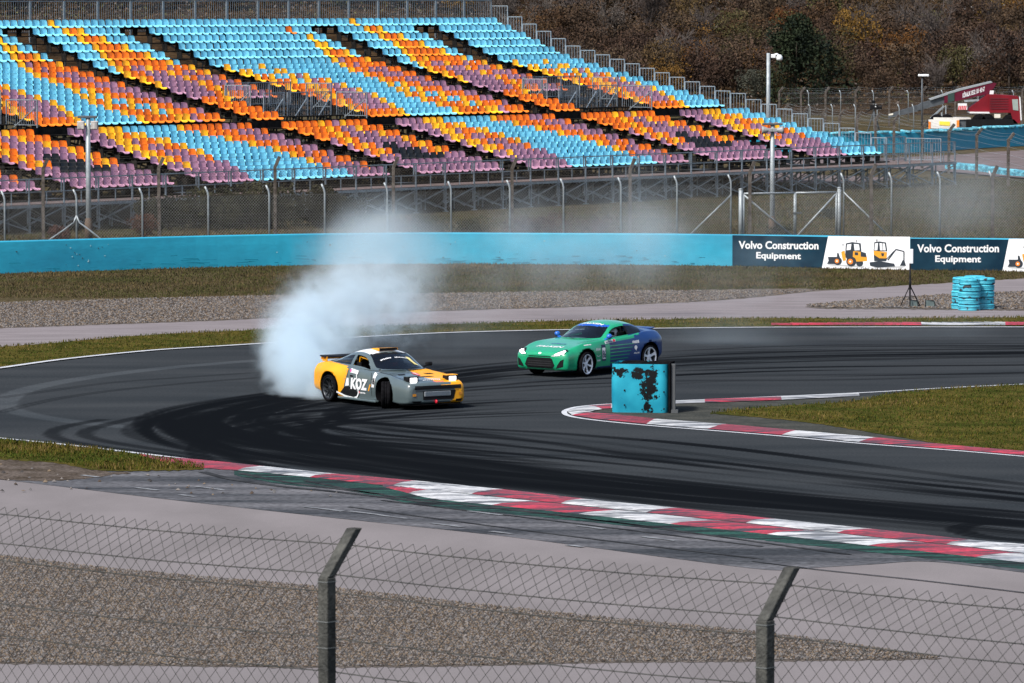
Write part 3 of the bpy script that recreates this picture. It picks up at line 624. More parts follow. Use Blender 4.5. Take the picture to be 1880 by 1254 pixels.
# ================================================================== fences at right, behind the stand
def cfence(pxs, tab, zt, label, group, arm=.38, wr=.006, mesh=True, mat=None, wz=(.4,.8,1.2,1.6,2.0,2.3)):
    r = empty('wire_fence', gs_(pxs[0],tab), 0, label, 'fence', group); b0 = r.location.copy(); T = []
    for x in pxs:
        p = gs_(x,tab)-b0; k = p+Vector((0,0,zt-arm)); t = k+Vector((arm*.8,.1,arm)); mb = MB(); mb.bar(p, k, .15,.15); mb.bar(k-Vector((.02,0,.03)), t, .12,.14); mb.build('post', mat or m_cpost, r); T.append((p,k,t))
    sg = []
    for (p,k,t),(p2,k2,t2) in zip(T,T[1:]):
        for f in (.2,.6,.97): sg += sag(k.lerp(t,f), k2.lerp(t2,f), .12)
        for z in wz: sg += sag(Vector((p.x,p.y,z*zt/2.7)), Vector((p2.x,p2.y,z*zt/2.7)), .06)
    wire_obj('strand_wire', sg, wr, m_steell, r)
    if mesh:
        sg = []
        for (p,k,t),(p2,k2,t2) in zip(T,T[1:]): sg += mesh_segs(p,p2,.05,zt-arm,.14)
        wire_obj('wire_mesh', sg, .0035, m_wireb, r)
    return r
cfence([1440,1476,1510,1541,1573,1607,1641,1693,1742,1793,1851,1915], [(1440,28),(1518,29.4),(1641,31),(1693,32.4),(1793,34.3),(1851,35.6),(1915,37)], 2.72, 'brown bent-top concrete post fence in front of the far blue wall', 'far fences', mesh=False)
cfence([1430,1470,1515,1570,1632,1693,1753,1812,1876,1940], [(1430,24.7),(1940,24.2)], 2.95, 'concrete post fence between the far blue wall and the crane truck', 'far fences', wr=.006)
r = empty('tube_fence', gs_(1543,[(0,23),(2000,23)]), 0, 'pale thin bent-top tube posts with mesh behind the crane truck', 'fence', 'far fences'); b0 = r.location.copy()
T = []
for x in (1484,1543,1603,1667,1730,1795,1860,1925): p = gs_(x,[(0,23.4),(2000,23.4)])-b0; post_tube(r, p, 2.0+.35); T.append(p)
wire_obj('wire_mesh', sum([mesh_segs(a,b_,.05,2.0,.16) for a,b_ in zip(T,T[1:])], []), .004, m_wireb, r)
r = empty('tube_fence', gs_(1528,[(0,26),(2000,26)]), 0, 'pale thin bent-top tube posts left of the crane truck, nearer row', 'fence', 'far fences'); b0 = r.location.copy()
T = []
for x in (1487,1528,1570,1610,1650.5,1677): p = gs_(x,[(0,25.8),(2000,26)])-b0; post_tube(r, p, 2.1); T.append(p)
wire_obj('strand_wire', sum([[[[a.x,a.y,z],[b_.x,b_.y,z]] for z in (.5,1,1.5,1.9)] for a,b_ in zip(T,T[1:])], []), .006, m_wireb, r)
# far blue wall, low belt wall, road, grass
m_bluetop = M('tyre_belt_blue', (.03,.17,.24), .7, scale=2, col2=(.12,.42,.52), scale2=9, var=.3, bump=1, bscale=8, stretch=(.4,1,3), thr=(.4,.6))
FW = [(1380,283),(1480,282),(1560,281),(1612,280),(1694,278),(1755,274),(1825,269),(1880,266.5),(2000,261)]
fwp = gl(FW, 0, 4); fw = wall('far_blue_wall', fwp, 1.22, .5, m_blue, 'blue tyre wall with ragged pale top below the crane truck')
mb = MB()
for a, b in zip(fwp, fwp[1:]):
    n = max(1, int((b-a).length/.6))
    for i in range(n):
        p = a.lerp(b, (i+.5)/n); mb.box(p+Vector((0,.22,1.26+rng.normal(0,.02))), (.62,.62,.14), Matrix.Rotation(rng.normal(0,.05),3,'Y')@Matrix.Rotation(rng.normal(0,.2),3,'Z'), 0, .04)
mb.build('belt_cover', m_bluetop, fw)
wall('low_blue_barrier', gl([(1735,310),(1790,314),(1850,322),(1960,332)],0,6), .36, .5, m_bluetop, 'low ragged pale blue tyre belt behind the tube fence at right', 'barrier', wob=.12)
sheet('far_road', [(1400,292),(1600,290),(1740,285),(1820,279),(1980,271)], [(1400,300),(1600,306),(1740,315),(1820,322),(1980,334)], .01, M('far_gravel_road',(.10,.083,.083),.9,scale=.6,col2=(.14,.115,.118),scale2=12,var=.1), 'pinkish grey gravel road beyond the fences')
sheet('far_road', [(1330,317),(1420,316),(1530,322),(1640,326)], [(1330,330),(1420,333),(1530,337),(1640,330)], .012, M('far_gravel_road'), 'pale gravel track seen below the stand platform')
grass('grass_blades', [(1260,345),(1500,340),(1700,325),(1940,335)], [(1260,450),(1500,455),(1700,455),(1940,460)], 110000, (196,285), .10, gd, 'dull dry grass behind the tube fence', (0,32), -.05)
grass('grass_blades', [(-50,400),(700,395),(1300,360)], [(-50,455),(700,455),(1300,450)], 90000, (196,262), .10, gd, 'dull dry grass in front of the grandstand', (-32,12), -.05)
# ================================================================== GRANDSTAND
TH, SWD, RP, R1, R2, GD, GZ, R3, Z0 = .9068, .5279, 1.0, .3919, .2322, 2.001, .4339, .2348, 2.0061
OX, OY = -4.5835, 238.6912
stand = empty('grandstand', (OX, OY, 0), TH, 'open scaffold grandstand with blue, orange, yellow and purple bucket seats', 'grandstand')
stand.rotation_euler = (0, 0, TH)
def SZ(r):
    if r >= 17: return Z0+(25-r)*R3
    z16 = Z0+8*R3+GZ
    return z16+(16-r)*R2 if r >= 6 else z16+10*R2+(6-r)*R1
def SD_(r): return (25-r)*RP if r >= 17 else 8*RP+GD+(16-r)*RP
XR = {1:'BBBBYBBBBBBB',2:'BBBBYOYBBBBB',3:'BBBBYOOYBBBB',4:'BBBBYOOOYBBB',5:'BBBYOOOOOYBB',6:'BBYOYOOOOOYB',7:'BYOPPYOOPOOY',8:'YOOPPPYOPPOY',9:'YOPPPPYOPPPO',10:'YPPPPPYOPPPO',11:'PPPPPOYOPPPO',12:'PPPPOYOOPPPO',13:'OOOY',14:'OOOO',15:'OOOO',16:'OOOO'}
YR = {1:'B'*24,2:'B'*20+'OBBB',3:'B'*21+'YBB',4:'B'*20+'YYBB',5:'B'*19+'YOOYB',6:'B'*18+'YPOOOY',7:'YBBBBY'+'B'*11+'YOPOOOO',8:'YYBBBYY'+'B'*9+'YOOPPPOO',9:'YOYBBYPY'+'B'*8+'YOOPPPOO',10:'YOOYBYPOY'+'B'*7+'YOOOPPPO',11:'YOOYYOPPY'+'B'*6+'YBYOOPPPP',12:'OOYYOPPPY'+'B'*5+'YYBYOOOPPP',13:'OYYOPPPPYBBB'+'BYOYBBYOOOPP'[:12],14:'OYOPPPPYBBBB'+'BYOOYBBYOOPP',15:'YOOPPPYBBBBB'+'BYOOOYBYOOOP',16:'OOOOOYBBBBBB'+'BYOOOOYYPOOO'}
LR = {17:'PPPPYYYBBBBBBBYOOOOOPPOO',18:'PPPYYOYYBBBBBBBYOOOOPPPO',19:'PPYYPOOYYBBBBBBBYOOOPPPP',20:'PYYOPPOOYBBBBBBBBYOOOPPP',21:'PYYOPPPOYBBBBBBBBBYOOOPP',22:'PYYOPPPOBBBBBBBBBBYOPOOP',23:'PPYPPPPPBBBBBBBBBBYOPPOO',24:'PPPPPPPBBBBBBBBBBBOPPPPO',25:'PPPPPPBBBBBBBBBBBBBPPPPP'}
SR = {17:'OOOOOYOPYOOO',18:'OOOOYOPPYOOO',19:'OOOYOPPPPYOO',20:'POYOPPPPPPYO',21:'POYOPKKPPOYO',22:'POYOKKKKPOYO',23:'PPPKKKKKKPPP',24:'P'*12,25:'P'*12}
seatc = {'B':(.165,.52,.67),'O':(.84,.19,.002),'Y':(.95,.47,.006),'P':(.35,.18,.26),'K':(.012,.013,.015)}
seat_m = [M('seat_'+n, seatc[k], .62, var=.10, scale=.35, scale2=6) for k, n in (('B','blue'),('O','orange'),('Y','yellow'),('P','purple'),('K','black'))]
ci = 'BOYPK'
prof = [(.035,0,.185),(.03,-.025,.222),(.012,-.12,.242),(-.015,-.25,.243),(-.05,-.325,.238),(-.14,-.362,.236),(-.30,-.352,.236),(-.40,-.368,.232),(-.425,-.40,.21)]
xsn = np.array([-1,-.86,-.5,0,.5,.86,1]); curl = np.array([.055,.03,.004,0,.004,.03,.055])
sv = []
for j,(y,z,hw) in enumerate(prof):
    for x, c_ in zip(xsn, curl):
        if j < 4: sv.append((x*hw, y-c_, z-(.02 if abs(x)>.9 and j==0 else 0)))
        else: sv.append((x*hw, y, z+c_*.9))
sv = np.array(sv); nc = 7
sf = np.array([(j*nc+i, j*nc+i+1, (j+1)*nc+i+1, (j+1)*nc+i) for j in range(len(prof)-1) for i in range(nc-1)])
seats = []
for per in (-2,-1,0,1):
    for r in range(1,26):
        for off, rows in ((0, XR if r<17 else SR), (16, YR if r<17 else LR)):
            for i, ch in enumerate(rows[r]): seats.append((per*44+off+i, r, ch))
        if r == 1:
            for u in list(range(12,16))+list(range(40,44)): seats.append((per*44+u, 1, 'B'))
seats = [s_ for s_ in seats if -62 <= s_[0] < 72]
ct, st_ = math.cos(TH), math.sin(TH)
def sworld(u, r):
    x = (u+.5)*SWD; y = SD_(r); return Vector((OX+x*ct-y*st_, OY+x*st_+y*ct, SZ(r)))
vis = []
for k,(u,r,ch) in enumerate(seats):
    wpt = sworld(u,r); px, py = projpx(wpt.x, wpt.y, wpt.z)
    if px < -420: continue
    vis.append((wpt.length if px < 4 else wpt.length-0, px, k))
vis = [v for v in vis]; vis.sort(); near = set(k for d_, px, k in [v for v in vis if v[1] > 8][:100])
smesh = [npmesh('seat', sv, sf, m, smooth=True) for m in seat_m]
for k in near:
    u, r, ch = seats[k]; link('seat', smesh[ci.index(ch)], stand, ((u+.5)*SWD, SD_(r), SZ(r)))
rest = [seats[k] for d_, px, k in vis if k not in near]
n = len(rest); offs = np.array([((u+.5)*SWD, SD_(r), SZ(r)) for u,r,ch in rest])
jit = rng.normal(0,.05,n); cj, sj = np.cos(jit)[:,None], np.sin(jit)[:,None]
V = np.stack([sv[None,:,0]*cj-sv[None,:,1]*sj, sv[None,:,0]*sj+sv[None,:,1]*cj, np.repeat(sv[None,:,2],n,0)],-1)+offs[:,None]
Fa = sf[None]+len(sv)*np.arange(n)[:,None,None]
so_ = link('seats', npmesh('seats', V.reshape(-1,3), Fa.reshape(-1,4), seat_m, np.repeat([ci.index(s_[2]) for s_ in rest], len(sf)), True), stand); so_['kind'] = 'stuff'
# ---- treads, rails, stairs
m_plank = M('stand_plank', (.010,.010,.010), .8, scale=3, col2=(.022,.020,.018), scale2=20, var=.2)
m_deck = M('platform_boards', (.10,.075,.07), .85, scale=4, col2=(.15,.12,.115), scale2=20, var=.2)
x0s, x1s = -62*SWD, 72*SWD
for r in range(1,26):
    y, z = SD_(r), SZ(r)
    mb = MB(); wd_ = .96 if r > 6 else .5; mb.box(((x0s+x1s)/2, y-.93+wd_/2, z-.80), (x1s-x0s, wd_, .05)); mb.build('tread', m_plank, stand)
    mb = MB()
    segs_ = []
    rows = (XR if r<17 else SR, YR if r<17 else LR)
    for per in (-2,-1,0,1):
        for off, R_ in ((0,rows[0]),(16,rows[1])):
            a = (per*44+off)*SWD; b = a+len(R_[r])*SWD
            if r == 1: b += 4*SWD
            a = max(a,x0s); b = min(b,x1s)
            if b > a:
                mb.box(((a+b)/2, y-.16, z-.42), (b-a, .06, .07)); mb.box(((a+b)/2, y+.03, z-.46), (b-a, .04, .10))
                k = int((b-a)/1.05)+1
                for i in range(k+1): mb.box((a+(b-a)*i/k, y-.14, z-.62), (.05,.30,.36))
    mb.build('seat_rail', m_plank, stand)
m_step = flat('stair_tread', (.035,.042,.048), .7, .2)
for per in (-2,-1,0,1):
    for off in (12, 40):
        if r and (per*44+off+2)*SWD < x0s or (per*44+off)*SWD > x1s-1: continue
        mb = MB(); xc = (per*44+off+1.15)*SWD
        for r in range(2,26):
            if off == 12 and 13 <= r <= 16 and per > -9: continue
            y, z = SD_(r), SZ(r); up_ = (SZ(r-1)-z)
            mb.box((xc, y-.45, z-.78), (1.05,.9,.045)); mb.box((xc, y+.16, z-.78+up_*.5), (1.05,.30,.04))
            for sx in (-.53,.53): mb.box((xc+sx, y-.2, z-.84), (.04,1.0,.10))
            mb.box((xc, y-.92, z-.86), (1.05,.03,.14))
        mb.build('aisle_stairs', m_step, stand)
# platform in front and walkway between the tiers
mb = MB(); PZ = 1.12; mb.box(((x0s+x1s)/2+1.7, -1.55, PZ), (x1s-x0s+3.6, 2.3, .07)); mb.build('platform', m_deck, stand)
mb = MB(); mb.box(((x0s+x1s)/2+1.7, -2.74, PZ-.05), (x1s-x0s+3.6, .05, .11)); mb.box(((x0s+x1s)/2, -.35, PZ-.02), (x1s-x0s,.06,.12)); mb.build('edge_beam', m_steel, stand)
z17 = SZ(17)-.55
mb = MB(); mb.box(((x0s+x1s)/2+1, 8*RP+1.25, z17), (x1s-x0s+2, 1.3, .07)); mb.build('walkway', m_plank, stand)
mb = MB(); mb.box(((x0s+x1s)/2, 8*RP+GD-.42, SZ(16)-.62), (x1s-x0s, .04, .34)); mb.build('fascia', m_plank, stand)
# ---- added black sheet standing in for the shade under the stand
shade_sheet = MB(); shade_sheet.add([(x0s,.35,0),(49*SWD,.35,0),(49*SWD,.35,Z0-.85),(x0s,.35,Z0-.85)], [(0,1,2,3)]); shade_sheet.build('under_stand_shade', flat('painted_shade_black',(.008,.009,.009),.95), stand)
# ---- railings
def barpanel(L, h, z_lo=.0, gap=.16, base=.12):
    mb = MB(); mb.bar((0,0,z_lo), (0,0,h), .05); mb.bar((L,0,z_lo), (L,0,h), .05); mb.bar((0,0,h), (L,0,h), .045); mb.bar((0,0,base), (L,0,base), .035)
    k = max(2, int(L/gap))
    for i in range(1,k): mb.bar((L*i/k,0,base), (L*i/k,0,h), .017)
    return mb
yb = SD_(1)+.55; zb = SZ(1)-.72; hb = 9.47+.05-zb
proto = barpanel(2.42, hb, -.3); proto.bar((0,-.03,-.4),(0,-.03,hb),.11,.05)
k0 = proto.build('railing', m_steel, stand, (x1s+.25-2.45, yb, zb)); 
for i in range(1, 30):
    if x1s-2.45*(i+1) < x0s: break
    c = k0.copy(); COL.objects.link(c); c.parent = stand; c.location = (x1s+.25-2.45*(i+1), yb, zb)
side = []
def rail(y0, y1, x, ztop, h, gap=.16):
    mb = barpanel(abs(y1-y0)-.05, h, 0, gap); o = mb.build('railing', m_steel, stand, (x, y0, ztop-h)); o.rotation_euler = (0,0,-math.pi/2); return o
xr = x1s+.28
rail(SD_(1)+.55, SD_(2)+.4, xr, SZ(1)+.62, 1.35)
for r in range(2,17): 
    rail(SD_(r)+.4, SD_(r)-.6, xr, SZ(r)+.42, 1.28)
rail(SD_(16)-.6, SD_(17)+.4, xr, SZ(16)+.30, 1.7)
for r in range(17,26): rail(SD_(r)+.4, SD_(r)-.6, xr, SZ(r)+.42, 1.28)
rail(-.5, -2.7, xr+1.9, PZ+1.25, 1.22); 
mb = barpanel(1.85, 1.28); o = mb.build('railing', m_steel, stand, (xr, -.45, PZ+.05)); 
# front rail
nP = int((x1s+3.4-x0s)/2.12)
for i in range(nP):
    a = x1s+3.45-2.12*i; b = a-2.12; zt = PZ+1.08; mb = MB()
    mb.bar((a,-2.68,PZ),(a,-2.68,zt),.06); mb.bar((a-.16,-2.68,PZ+.5),(a-.16,-2.68,zt),.04); mb.bar((a,-2.68,zt),(b,-2.68,zt),.05); mb.bar((a,-2.68,PZ+.55),(b,-2.68,PZ+.55),.035); mb.bar(((a+b)/2,-2.68,PZ+.03),((a+b)/2,-2.68,PZ+.55),.035)
    mb.build('front_railing', m_steel, stand)
# ---- scaffold
for i in range(nP+1):
    a = x1s+3.45-2.12*i; mb = MB(); mb.bar((a,-2.70,-.05),(a,-2.70,PZ-.03),.075); mb.bar((a-.12,-2.70,.35),(a-.12,-2.70,PZ-.1),.04); mb.box((a,-2.70,-.03),(.2,.2,.04)); mb.build('leg', m_steel, stand)
mb = MB()
for i in range(nP):
    a = x1s+3.45-2.12*i; b = a-2.12
    mb.bar((a,-2.74,PZ-.1),(b,-2.74,.35),.045); mb.bar((a,-2.74,.05),(b,-2.74,PZ-.5),.045); mb.bar((a,-.4,PZ-.1),(b,-.4,.05),.05); mb.bar((a,-.42,.05),(b,-.42,PZ-.1),.05); mb.bar((a,-1.5,0),(a,-1.5,PZ-.1),.05); mb.bar((a-1.06,-.4,0),(a-1.06,-.4,PZ-.1),.05)
    if i % 1 == 0: mb.bar((b,-2.66,PZ-.1),(b,-.5,.1),.035); mb.bar((b,-2.66,.1),(b,-.5,PZ-.3),.03)
mb.build('bracing', m_steel, stand)
mb = MB(); mb2 = MB()
def floorz(y):
    if y < 0: return PZ
    if y < 8: return Z0-.85+y*R3
    if y < 10: return z17-.05
    yy = y-10; return SZ(16)-.85+yy*R2 if yy < 10 else SZ(6)-.85+(yy-10)*R1
for i in range(0, nP+1):
    a = x1s-.2-2.12*i
    if a < x0s: break
    ys_ = [-.4,1.6,3.6,5.6,7.6,9.6,11.6,13.6,15.6,17.6,19.6,21.6,23.6,25.6]
    for j, y in enumerate(ys_):
        y = min(y, 25.4); zt = floorz(y)-.05; mb.bar((a,y,-.05),(a,y,zt),.06)
        if j and i % 2 == 0: mb.bar((a,ys_[j-1],floorz(ys_[j-1])-.1),(a,y,.3),.04)
        if j: mb.bar((a,ys_[j-1],floorz(ys_[j-1])-.12),(a,min(y,25.4),zt-.02),.08)
        if j and zt > 3.2: mb.bar((a,ys_[j-1],2.2),(a,y,2.2),.04)
        if i and i % 3 == 1 and j % 2 == 0: mb.bar((a,y,.2),(a+2.12,y,zt-.2),.04)
        if i and j % 3 == 0 and zt > 2.5: mb.bar((a,y,2.0),(a+2.12,y,2.0),.04)
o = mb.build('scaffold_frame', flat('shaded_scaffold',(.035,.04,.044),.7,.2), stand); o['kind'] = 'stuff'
# ---- exits (vomitories): barred rails round an opening, for each period
for per in (-1,0,1):
    ub = per*44+4.2; uc = per*44+16-.2
    if ub*SWD < x0s: continue
    zr = SZ(12)-.02; yk = SD_(12)-.62
    for i in range(3):
        mb = barpanel(1.55, 1.15, 0, .13); mb.build('exit_railing', m_steel, stand, ((ub+.1)*SWD+1.6*i, yk, zr-.78))
    for xx, yy0, ln in ((ub*SWD, SD_(12)-.6, 1.6), (uc*SWD, SD_(12)-.5, 1.6), (uc*SWD, SD_(14)-.45, 1.9)):
        zt = zr+.3-(SD_(12)-.5-yy0)*R2*.9
        mb = barpanel(ln, 1.25, -.3, .13); mb.bar((.1,-.02,-.25),(ln-.1,-.02,.9),.04); o = mb.build('exit_railing', m_steel, stand, (xx, yy0, zt-1.25)); o.rotation_euler = (0,0,-math.pi/2)
    for i in range(3):
        mb = barpanel(1.5, 1.3, -.4, .13); mb.bar((.1,-.03,-.3),(1.4,-.03,1.0),.05); mb.build('exit_railing', m_steel, stand, ((ub+1.4)*SWD+1.75*i, SD_(14)-.4, SZ(14)-.95))
# ================================================================== HILL AND TREES
def hz(x, y):
    t = max(0, y-432); return -.06+t*.082+ (1-math.exp(-t/40))*1.6*mnoise.noise(Vector((x*.018, y*.018, 2)))+max(0,t-140)*.06
xs = np.linspace(-160,170,60); ys_ = np.linspace(425,900,70); mb = MB(); vs = [(x,y,hz(x,y)+.02) for y in ys_ for x in xs]
mb.add(vs, [(j*60+i, j*60+i+1, (j+1)*60+i+1, (j+1)*60+i) for j in range(69) for i in range(59)], 0, True)
m_hill = M('hillside_scrub', (.014,.010,.007), 1, scale=.3, col2=(.045,.028,.015), scale2=2.5, var=.35, bump=1, bscale=3)
tag(mb.build('hill', m_hill), 'brown scrub covered hillside', kind='structure')
def leafmat(name, c1, c2, c3=None):
    m = bpy.data.materials.new(name); m.use_nodes = True; n = m.node_tree.nodes; l = m.node_tree.links; b = n['Principled BSDF']
    b.inputs['Roughness'].default_value = .85; b.inputs['Specular IOR Level'].default_value = .15
    oi = n.new('ShaderNodeObjectInfo'); tc = n.new('ShaderNodeTexCoord'); nz = n.new('ShaderNodeTexNoise'); nz.inputs['Scale'].default_value = 1.1; nz.inputs['Detail'].default_value = 5
    l.new(tc.outputs['Object'], nz.inputs['Vector']); r = n.new('ShaderNodeValToRGB'); l.new(nz.outputs[0], r.inputs[0])
    r.color_ramp.elements[0].position=.32; r.color_ramp.elements[1].position=.66; r.color_ramp.elements[0].color=(*c1,1); r.color_ramp.elements[1].color=(*c2,1)
    h = n.new('ShaderNodeHueSaturation'); mr = n.new('ShaderNodeMapRange'); mr.inputs[3].default_value=.7; mr.inputs[4].default_value=1.4; l.new(oi.outputs['Random'], mr.inputs[0]); l.new(mr.outputs[0], h.inputs['Value'])
    m2 = n.new('ShaderNodeMapRange'); m2.inputs[3].default_value=.485; m2.inputs[4].default_value=.52; l.new(oi.outputs['Random'], m2.inputs[0]); l.new(m2.outputs[0], h.inputs['Hue'])
    l.new(r.outputs[0], h.inputs['Color']); l.new(h.outputs[0], b.inputs['Base Color']); return m
lm = {'rust': leafmat('rust_leaves',(.021,.014,.008),(.085,.048,.022)), 'brown': leafmat('brown_leaves',(.019,.013,.010),(.068,.041,.026)), 'gold': leafmat('orange_leaves',(.034,.017,.006),(.14,.066,.014)),
      'olive': leafmat('olive_leaves',(.022,.022,.010),(.078,.068,.024)), 'grey': leafmat('grey_twigs',(.04,.034,.032),(.11,.09,.08)), 'dark': leafmat('evergreen_needles',(.003,.006,.004),(.017,.023,.010)),
      'sage': leafmat('sage_leaves',(.024,.026,.020),(.055,.057,.042))}
m_bark = M('bark', (.03,.024,.02), .95, scale=6, col2=(.075,.062,.052))
def crown_mesh(kind, seed, wd, ht, nleaf, leaf, lobes, conic=False):
    g = np.random.default_rng(seed); c = []
    for i in range(lobes):
        a = g.uniform(0,6.28); rr = wd*.5*g.uniform(.15,.72); z = ht*g.uniform(.30,.80)
        if conic: z = ht*g.uniform(.12,.95); rr = wd*.5*(1-z/ht)*g.uniform(.2,.9)
        c.append((rr*math.cos(a), rr*math.sin(a), z, g.uniform(.16,.30)*wd*(1-.5*z/ht if conic else 1)))
    c = np.array(c); k = g.integers(0,lobes,nleaf); d = g.normal(size=(nleaf,3)); d /= np.linalg.norm(d,axis=1)[:,None]; rad = c[k,3]*g.uniform(.55,1.12,nleaf)**.6
    p = c[k,:3]+d*rad[:,None]*np.array([1,1,.9]); p[:,2] = np.maximum(p[:,2], .05)
    u = g.normal(size=(nleaf,3)); u /= np.linalg.norm(u,axis=1)[:,None]; v = np.cross(u, g.normal(size=(nleaf,3))); v /= np.linalg.norm(v,axis=1)[:,None]
    s = leaf*g.uniform(.5,1.3,nleaf)[:,None]; V = np.stack([p-u*s, p+v*s*.55, p+u*s, p-v*s*.55],1).reshape(-1,3)
    return V, np.arange(4*nleaf).reshape(-1,4)
def twig_mesh(seed, wd, ht, nb):
    g = np.random.default_rng(seed); segs = []
    for i in range(nb):
        a = g.uniform(0,6.28); t = g.uniform(.1,.55)*ht; p = np.array([0,0,t]); d = np.array([math.cos(a)*g.uniform(.3,1), math.sin(a)*g.uniform(.3,1), g.uniform(.6,1.6)])
        d /= np.linalg.norm(d); L = g.uniform(.35,.6)*wd
        for j in range(4):
            q = p+d*L/4; segs.append([p,q])
            for _ in range(4):
                e = d+g.normal(0,.5,3); e /= np.linalg.norm(e); segs.append([q, q+e*L*.28])
            d = d+g.normal(0,.16,3); d[2] += .08; d /= np.linalg.norm(d); p = q
    return wires(segs, .016)
def trunk_mesh(seed, wd, ht):
    g = np.random.default_rng(seed); mb = MB(); mb.tube([(0,0,-.2),(.04,.02,ht*.3),(.0,.05,ht*.6),(.05,0,ht*.85)], [.11,.085,.055,.02], 6)
    for i in range(6):
        a = g.uniform(0,6.28); z = ht*g.uniform(.2,.5); r = wd*.3
        mb.tube([(0,0,z),(r*.5*math.cos(a), r*.5*math.sin(a), z+ht*.15),(r*math.cos(a), r*math.sin(a), z+ht*.33)], [.045,.03,.01], 5)
    return mb
variants = {}
for kind, nv in (('rust',3),('brown',3),('gold',2),('olive',3),('grey',3),('dark',1),('sage',1)):
    for i in range(nv):
        sd_ = hash((len(kind), i, ord(kind[0]))) % 1000
        wd, ht = 4.6, 3.9+.5*i
        if kind == 'dark': wd, ht = 8.6, 6.2
        if kind == 'grey': Vc, Fc = twig_mesh(sd_, wd, ht, 34)
        else: Vc, Fc = crown_mesh(kind, sd_, wd, ht, 9000 if kind=='dark' else 2300, .12, 16, kind=='dark')
        cm = npmesh('crown', Vc, Fc, lm[kind])
        if kind in ('grey',):
            V2, F2 = crown_mesh(kind, sd_+5, wd*.95, ht, 900, .07, 14); cm = npmesh('crown', np.r_[Vc, V2], np.r_[Fc, F2+len(Vc)], lm[kind])
        t = trunk_mesh(sd_, wd, ht); to = t.build('trunk', m_bark); tm = to.data; bpy.data.objects.remove(to); variants[(kind,i)] = (cm, tm)
def put_tree(kind, i, x, y, sc, rz, label, name='tree', grp=None, szz=1.0):
    cm, tm = variants[(kind,i)]; r = empty(name, (x, y, hz(x,y)-.05), rz, label, 'tree' if name != 'bush' else 'bush', grp); r.scale = (sc, sc, sc*szz)
    link('crown', cm, r); link('trunk', tm, r); return r
LAB = {'rust':('autumn tree with rust brown leaves in the hillside wood','rust brown hillside trees'),'brown':('dull dark brown leafed tree in the hillside wood','dull brown hillside trees'),
  'gold':('bright orange brown leafed tree in the hillside wood','orange hillside trees'),'olive':('olive green and brown leafed tree in the hillside wood','olive hillside trees'),'grey':('nearly leafless grey twigged tree in the hillside wood','bare grey hillside trees')}
# landmark trees
def hill_at(px, py):
    for Y in np.arange(430, 800, 1.0):
        p = P(px, py, Y)
        if p.z <= hz(p.x, Y): return p.x, float(Y)
    return P(px, py, 600).x, 600.
def land(kind, i, px, pyb, wpx, label, szz=1.0, ground=True):
    x, y = hill_at(px, pyb); s = F/y; put_tree(kind, i, x, y, wpx/s/(3.7 if kind=='dark' else 4.2), rng.uniform(0,6), label, 'tree', None, szz)
land('dark',0, 1462,192,104,'big dark green evergreen tree beside the camera pole', .92)
land('olive',0, 1425,190,52,'yellowish green tree rising behind the dark evergreen', 1.5)
land('sage',0, 1386,190,64,'rounded sage green tree left of the camera pole', 1.1)
land('gold',0, 1655,135,90,'orange brown tree above the thin black lamp post', 1.0)
land('gold',1, 1868,70,80,'bright orange tree at the upper right edge')
land('grey',0, 1195,70,110,'large bare grey tree near the top middle of the hill',1.2)
land('grey',1, 1118,95,90,'bare greyish tree above the stepped end railings',1.0)
land('grey',2, 1585,100,75,'bare pinkish grey tree in the middle of the hill',1.1)
land('olive',1, 1755,165,80,'olive green bush above the crane truck boom')
land('olive',2, 1560,35,90,'greenish tree near the top beside the dirt road')
n_t = 0; kinds = ['rust','rust','brown','brown','brown','grey','olive','brown','gold','rust']; merged = []
cand = []
LM = [(1385,1530,185,260),(1600,1710,136,165),(1150,1240,71,100),(1083,1153,96,120),(1540,1620,101,125),(1830,1900,71,95)]
for j in range(26):
    for i in range(30):
        y = 446+j*7.2+rng.uniform(-2.5,2.5); xr_ = 980/(F/y); x = -xr_*1.05+2.15*xr_*(i+rng.uniform(-.4,.4))/29
        px, py = projpx(x, y, hz(x,y))
        if y > 640: continue
        if px < 890 and (py > 75 or y < 520): continue
        if px > 1690 and py < 26: continue
        if any(a < px < b and c < py < e for a,b,c,e in LM): continue
        cand.append((y, x))
cand.sort()
for q, (y, x) in enumerate(cand):
    kk = kinds[int((mnoise.noise(Vector((x*.06,y*.05,1)))*.5+.5)*9.99) if rng.random()<.45 else int(rng.integers(0,10))]; nv = 3 if kk in ('rust','brown','olive','grey') else 2; i = int(rng.integers(0,nv))
    if q < 290: put_tree(kk, i, x, y, rng.uniform(.72,1.25), rng.uniform(0,6.28), LAB[kk][0], 'tree', LAB[kk][1], rng.uniform(.8,1.2))
    else: merged.append((kk, i, x, y))
print('trees', len(cand), 'merged', len(merged))
Vs, Fs, Ms, off = [], [], [], 0; kl = list(lm)
for kk, i, x, y in merged:
    me_ = variants[(kk,i)][0]; v = np.empty(len(me_.vertices)*3, np.float32); me_.vertices.foreach_get('co', v); v = v.reshape(-1,3); f = np.empty(len(me_.loops), np.int32); me_.loops.foreach_get('vertex_index', f); f = f.reshape(-1,4)
    a = rng.uniform(0,6.28); s = rng.uniform(.8,1.3); c_, s_ = math.cos(a)*s, math.sin(a)*s
    v = np.stack([v[:,0]*c_-v[:,1]*s_, v[:,0]*s_+v[:,1]*c_, v[:,2]*s],1)+[x,y,hz(x,y)]; Vs.append(v); Fs.append(f+off); off += len(v); Ms.append(np.full(len(f), kl.index(kk)))
if merged: tag(link('distant_wood', npmesh('distant_wood', np.concatenate(Vs), np.concatenate(Fs), [lm[k] for k in kl], np.concatenate(Ms))), 'far upper part of the brown wood', 'wood', kind='stuff')
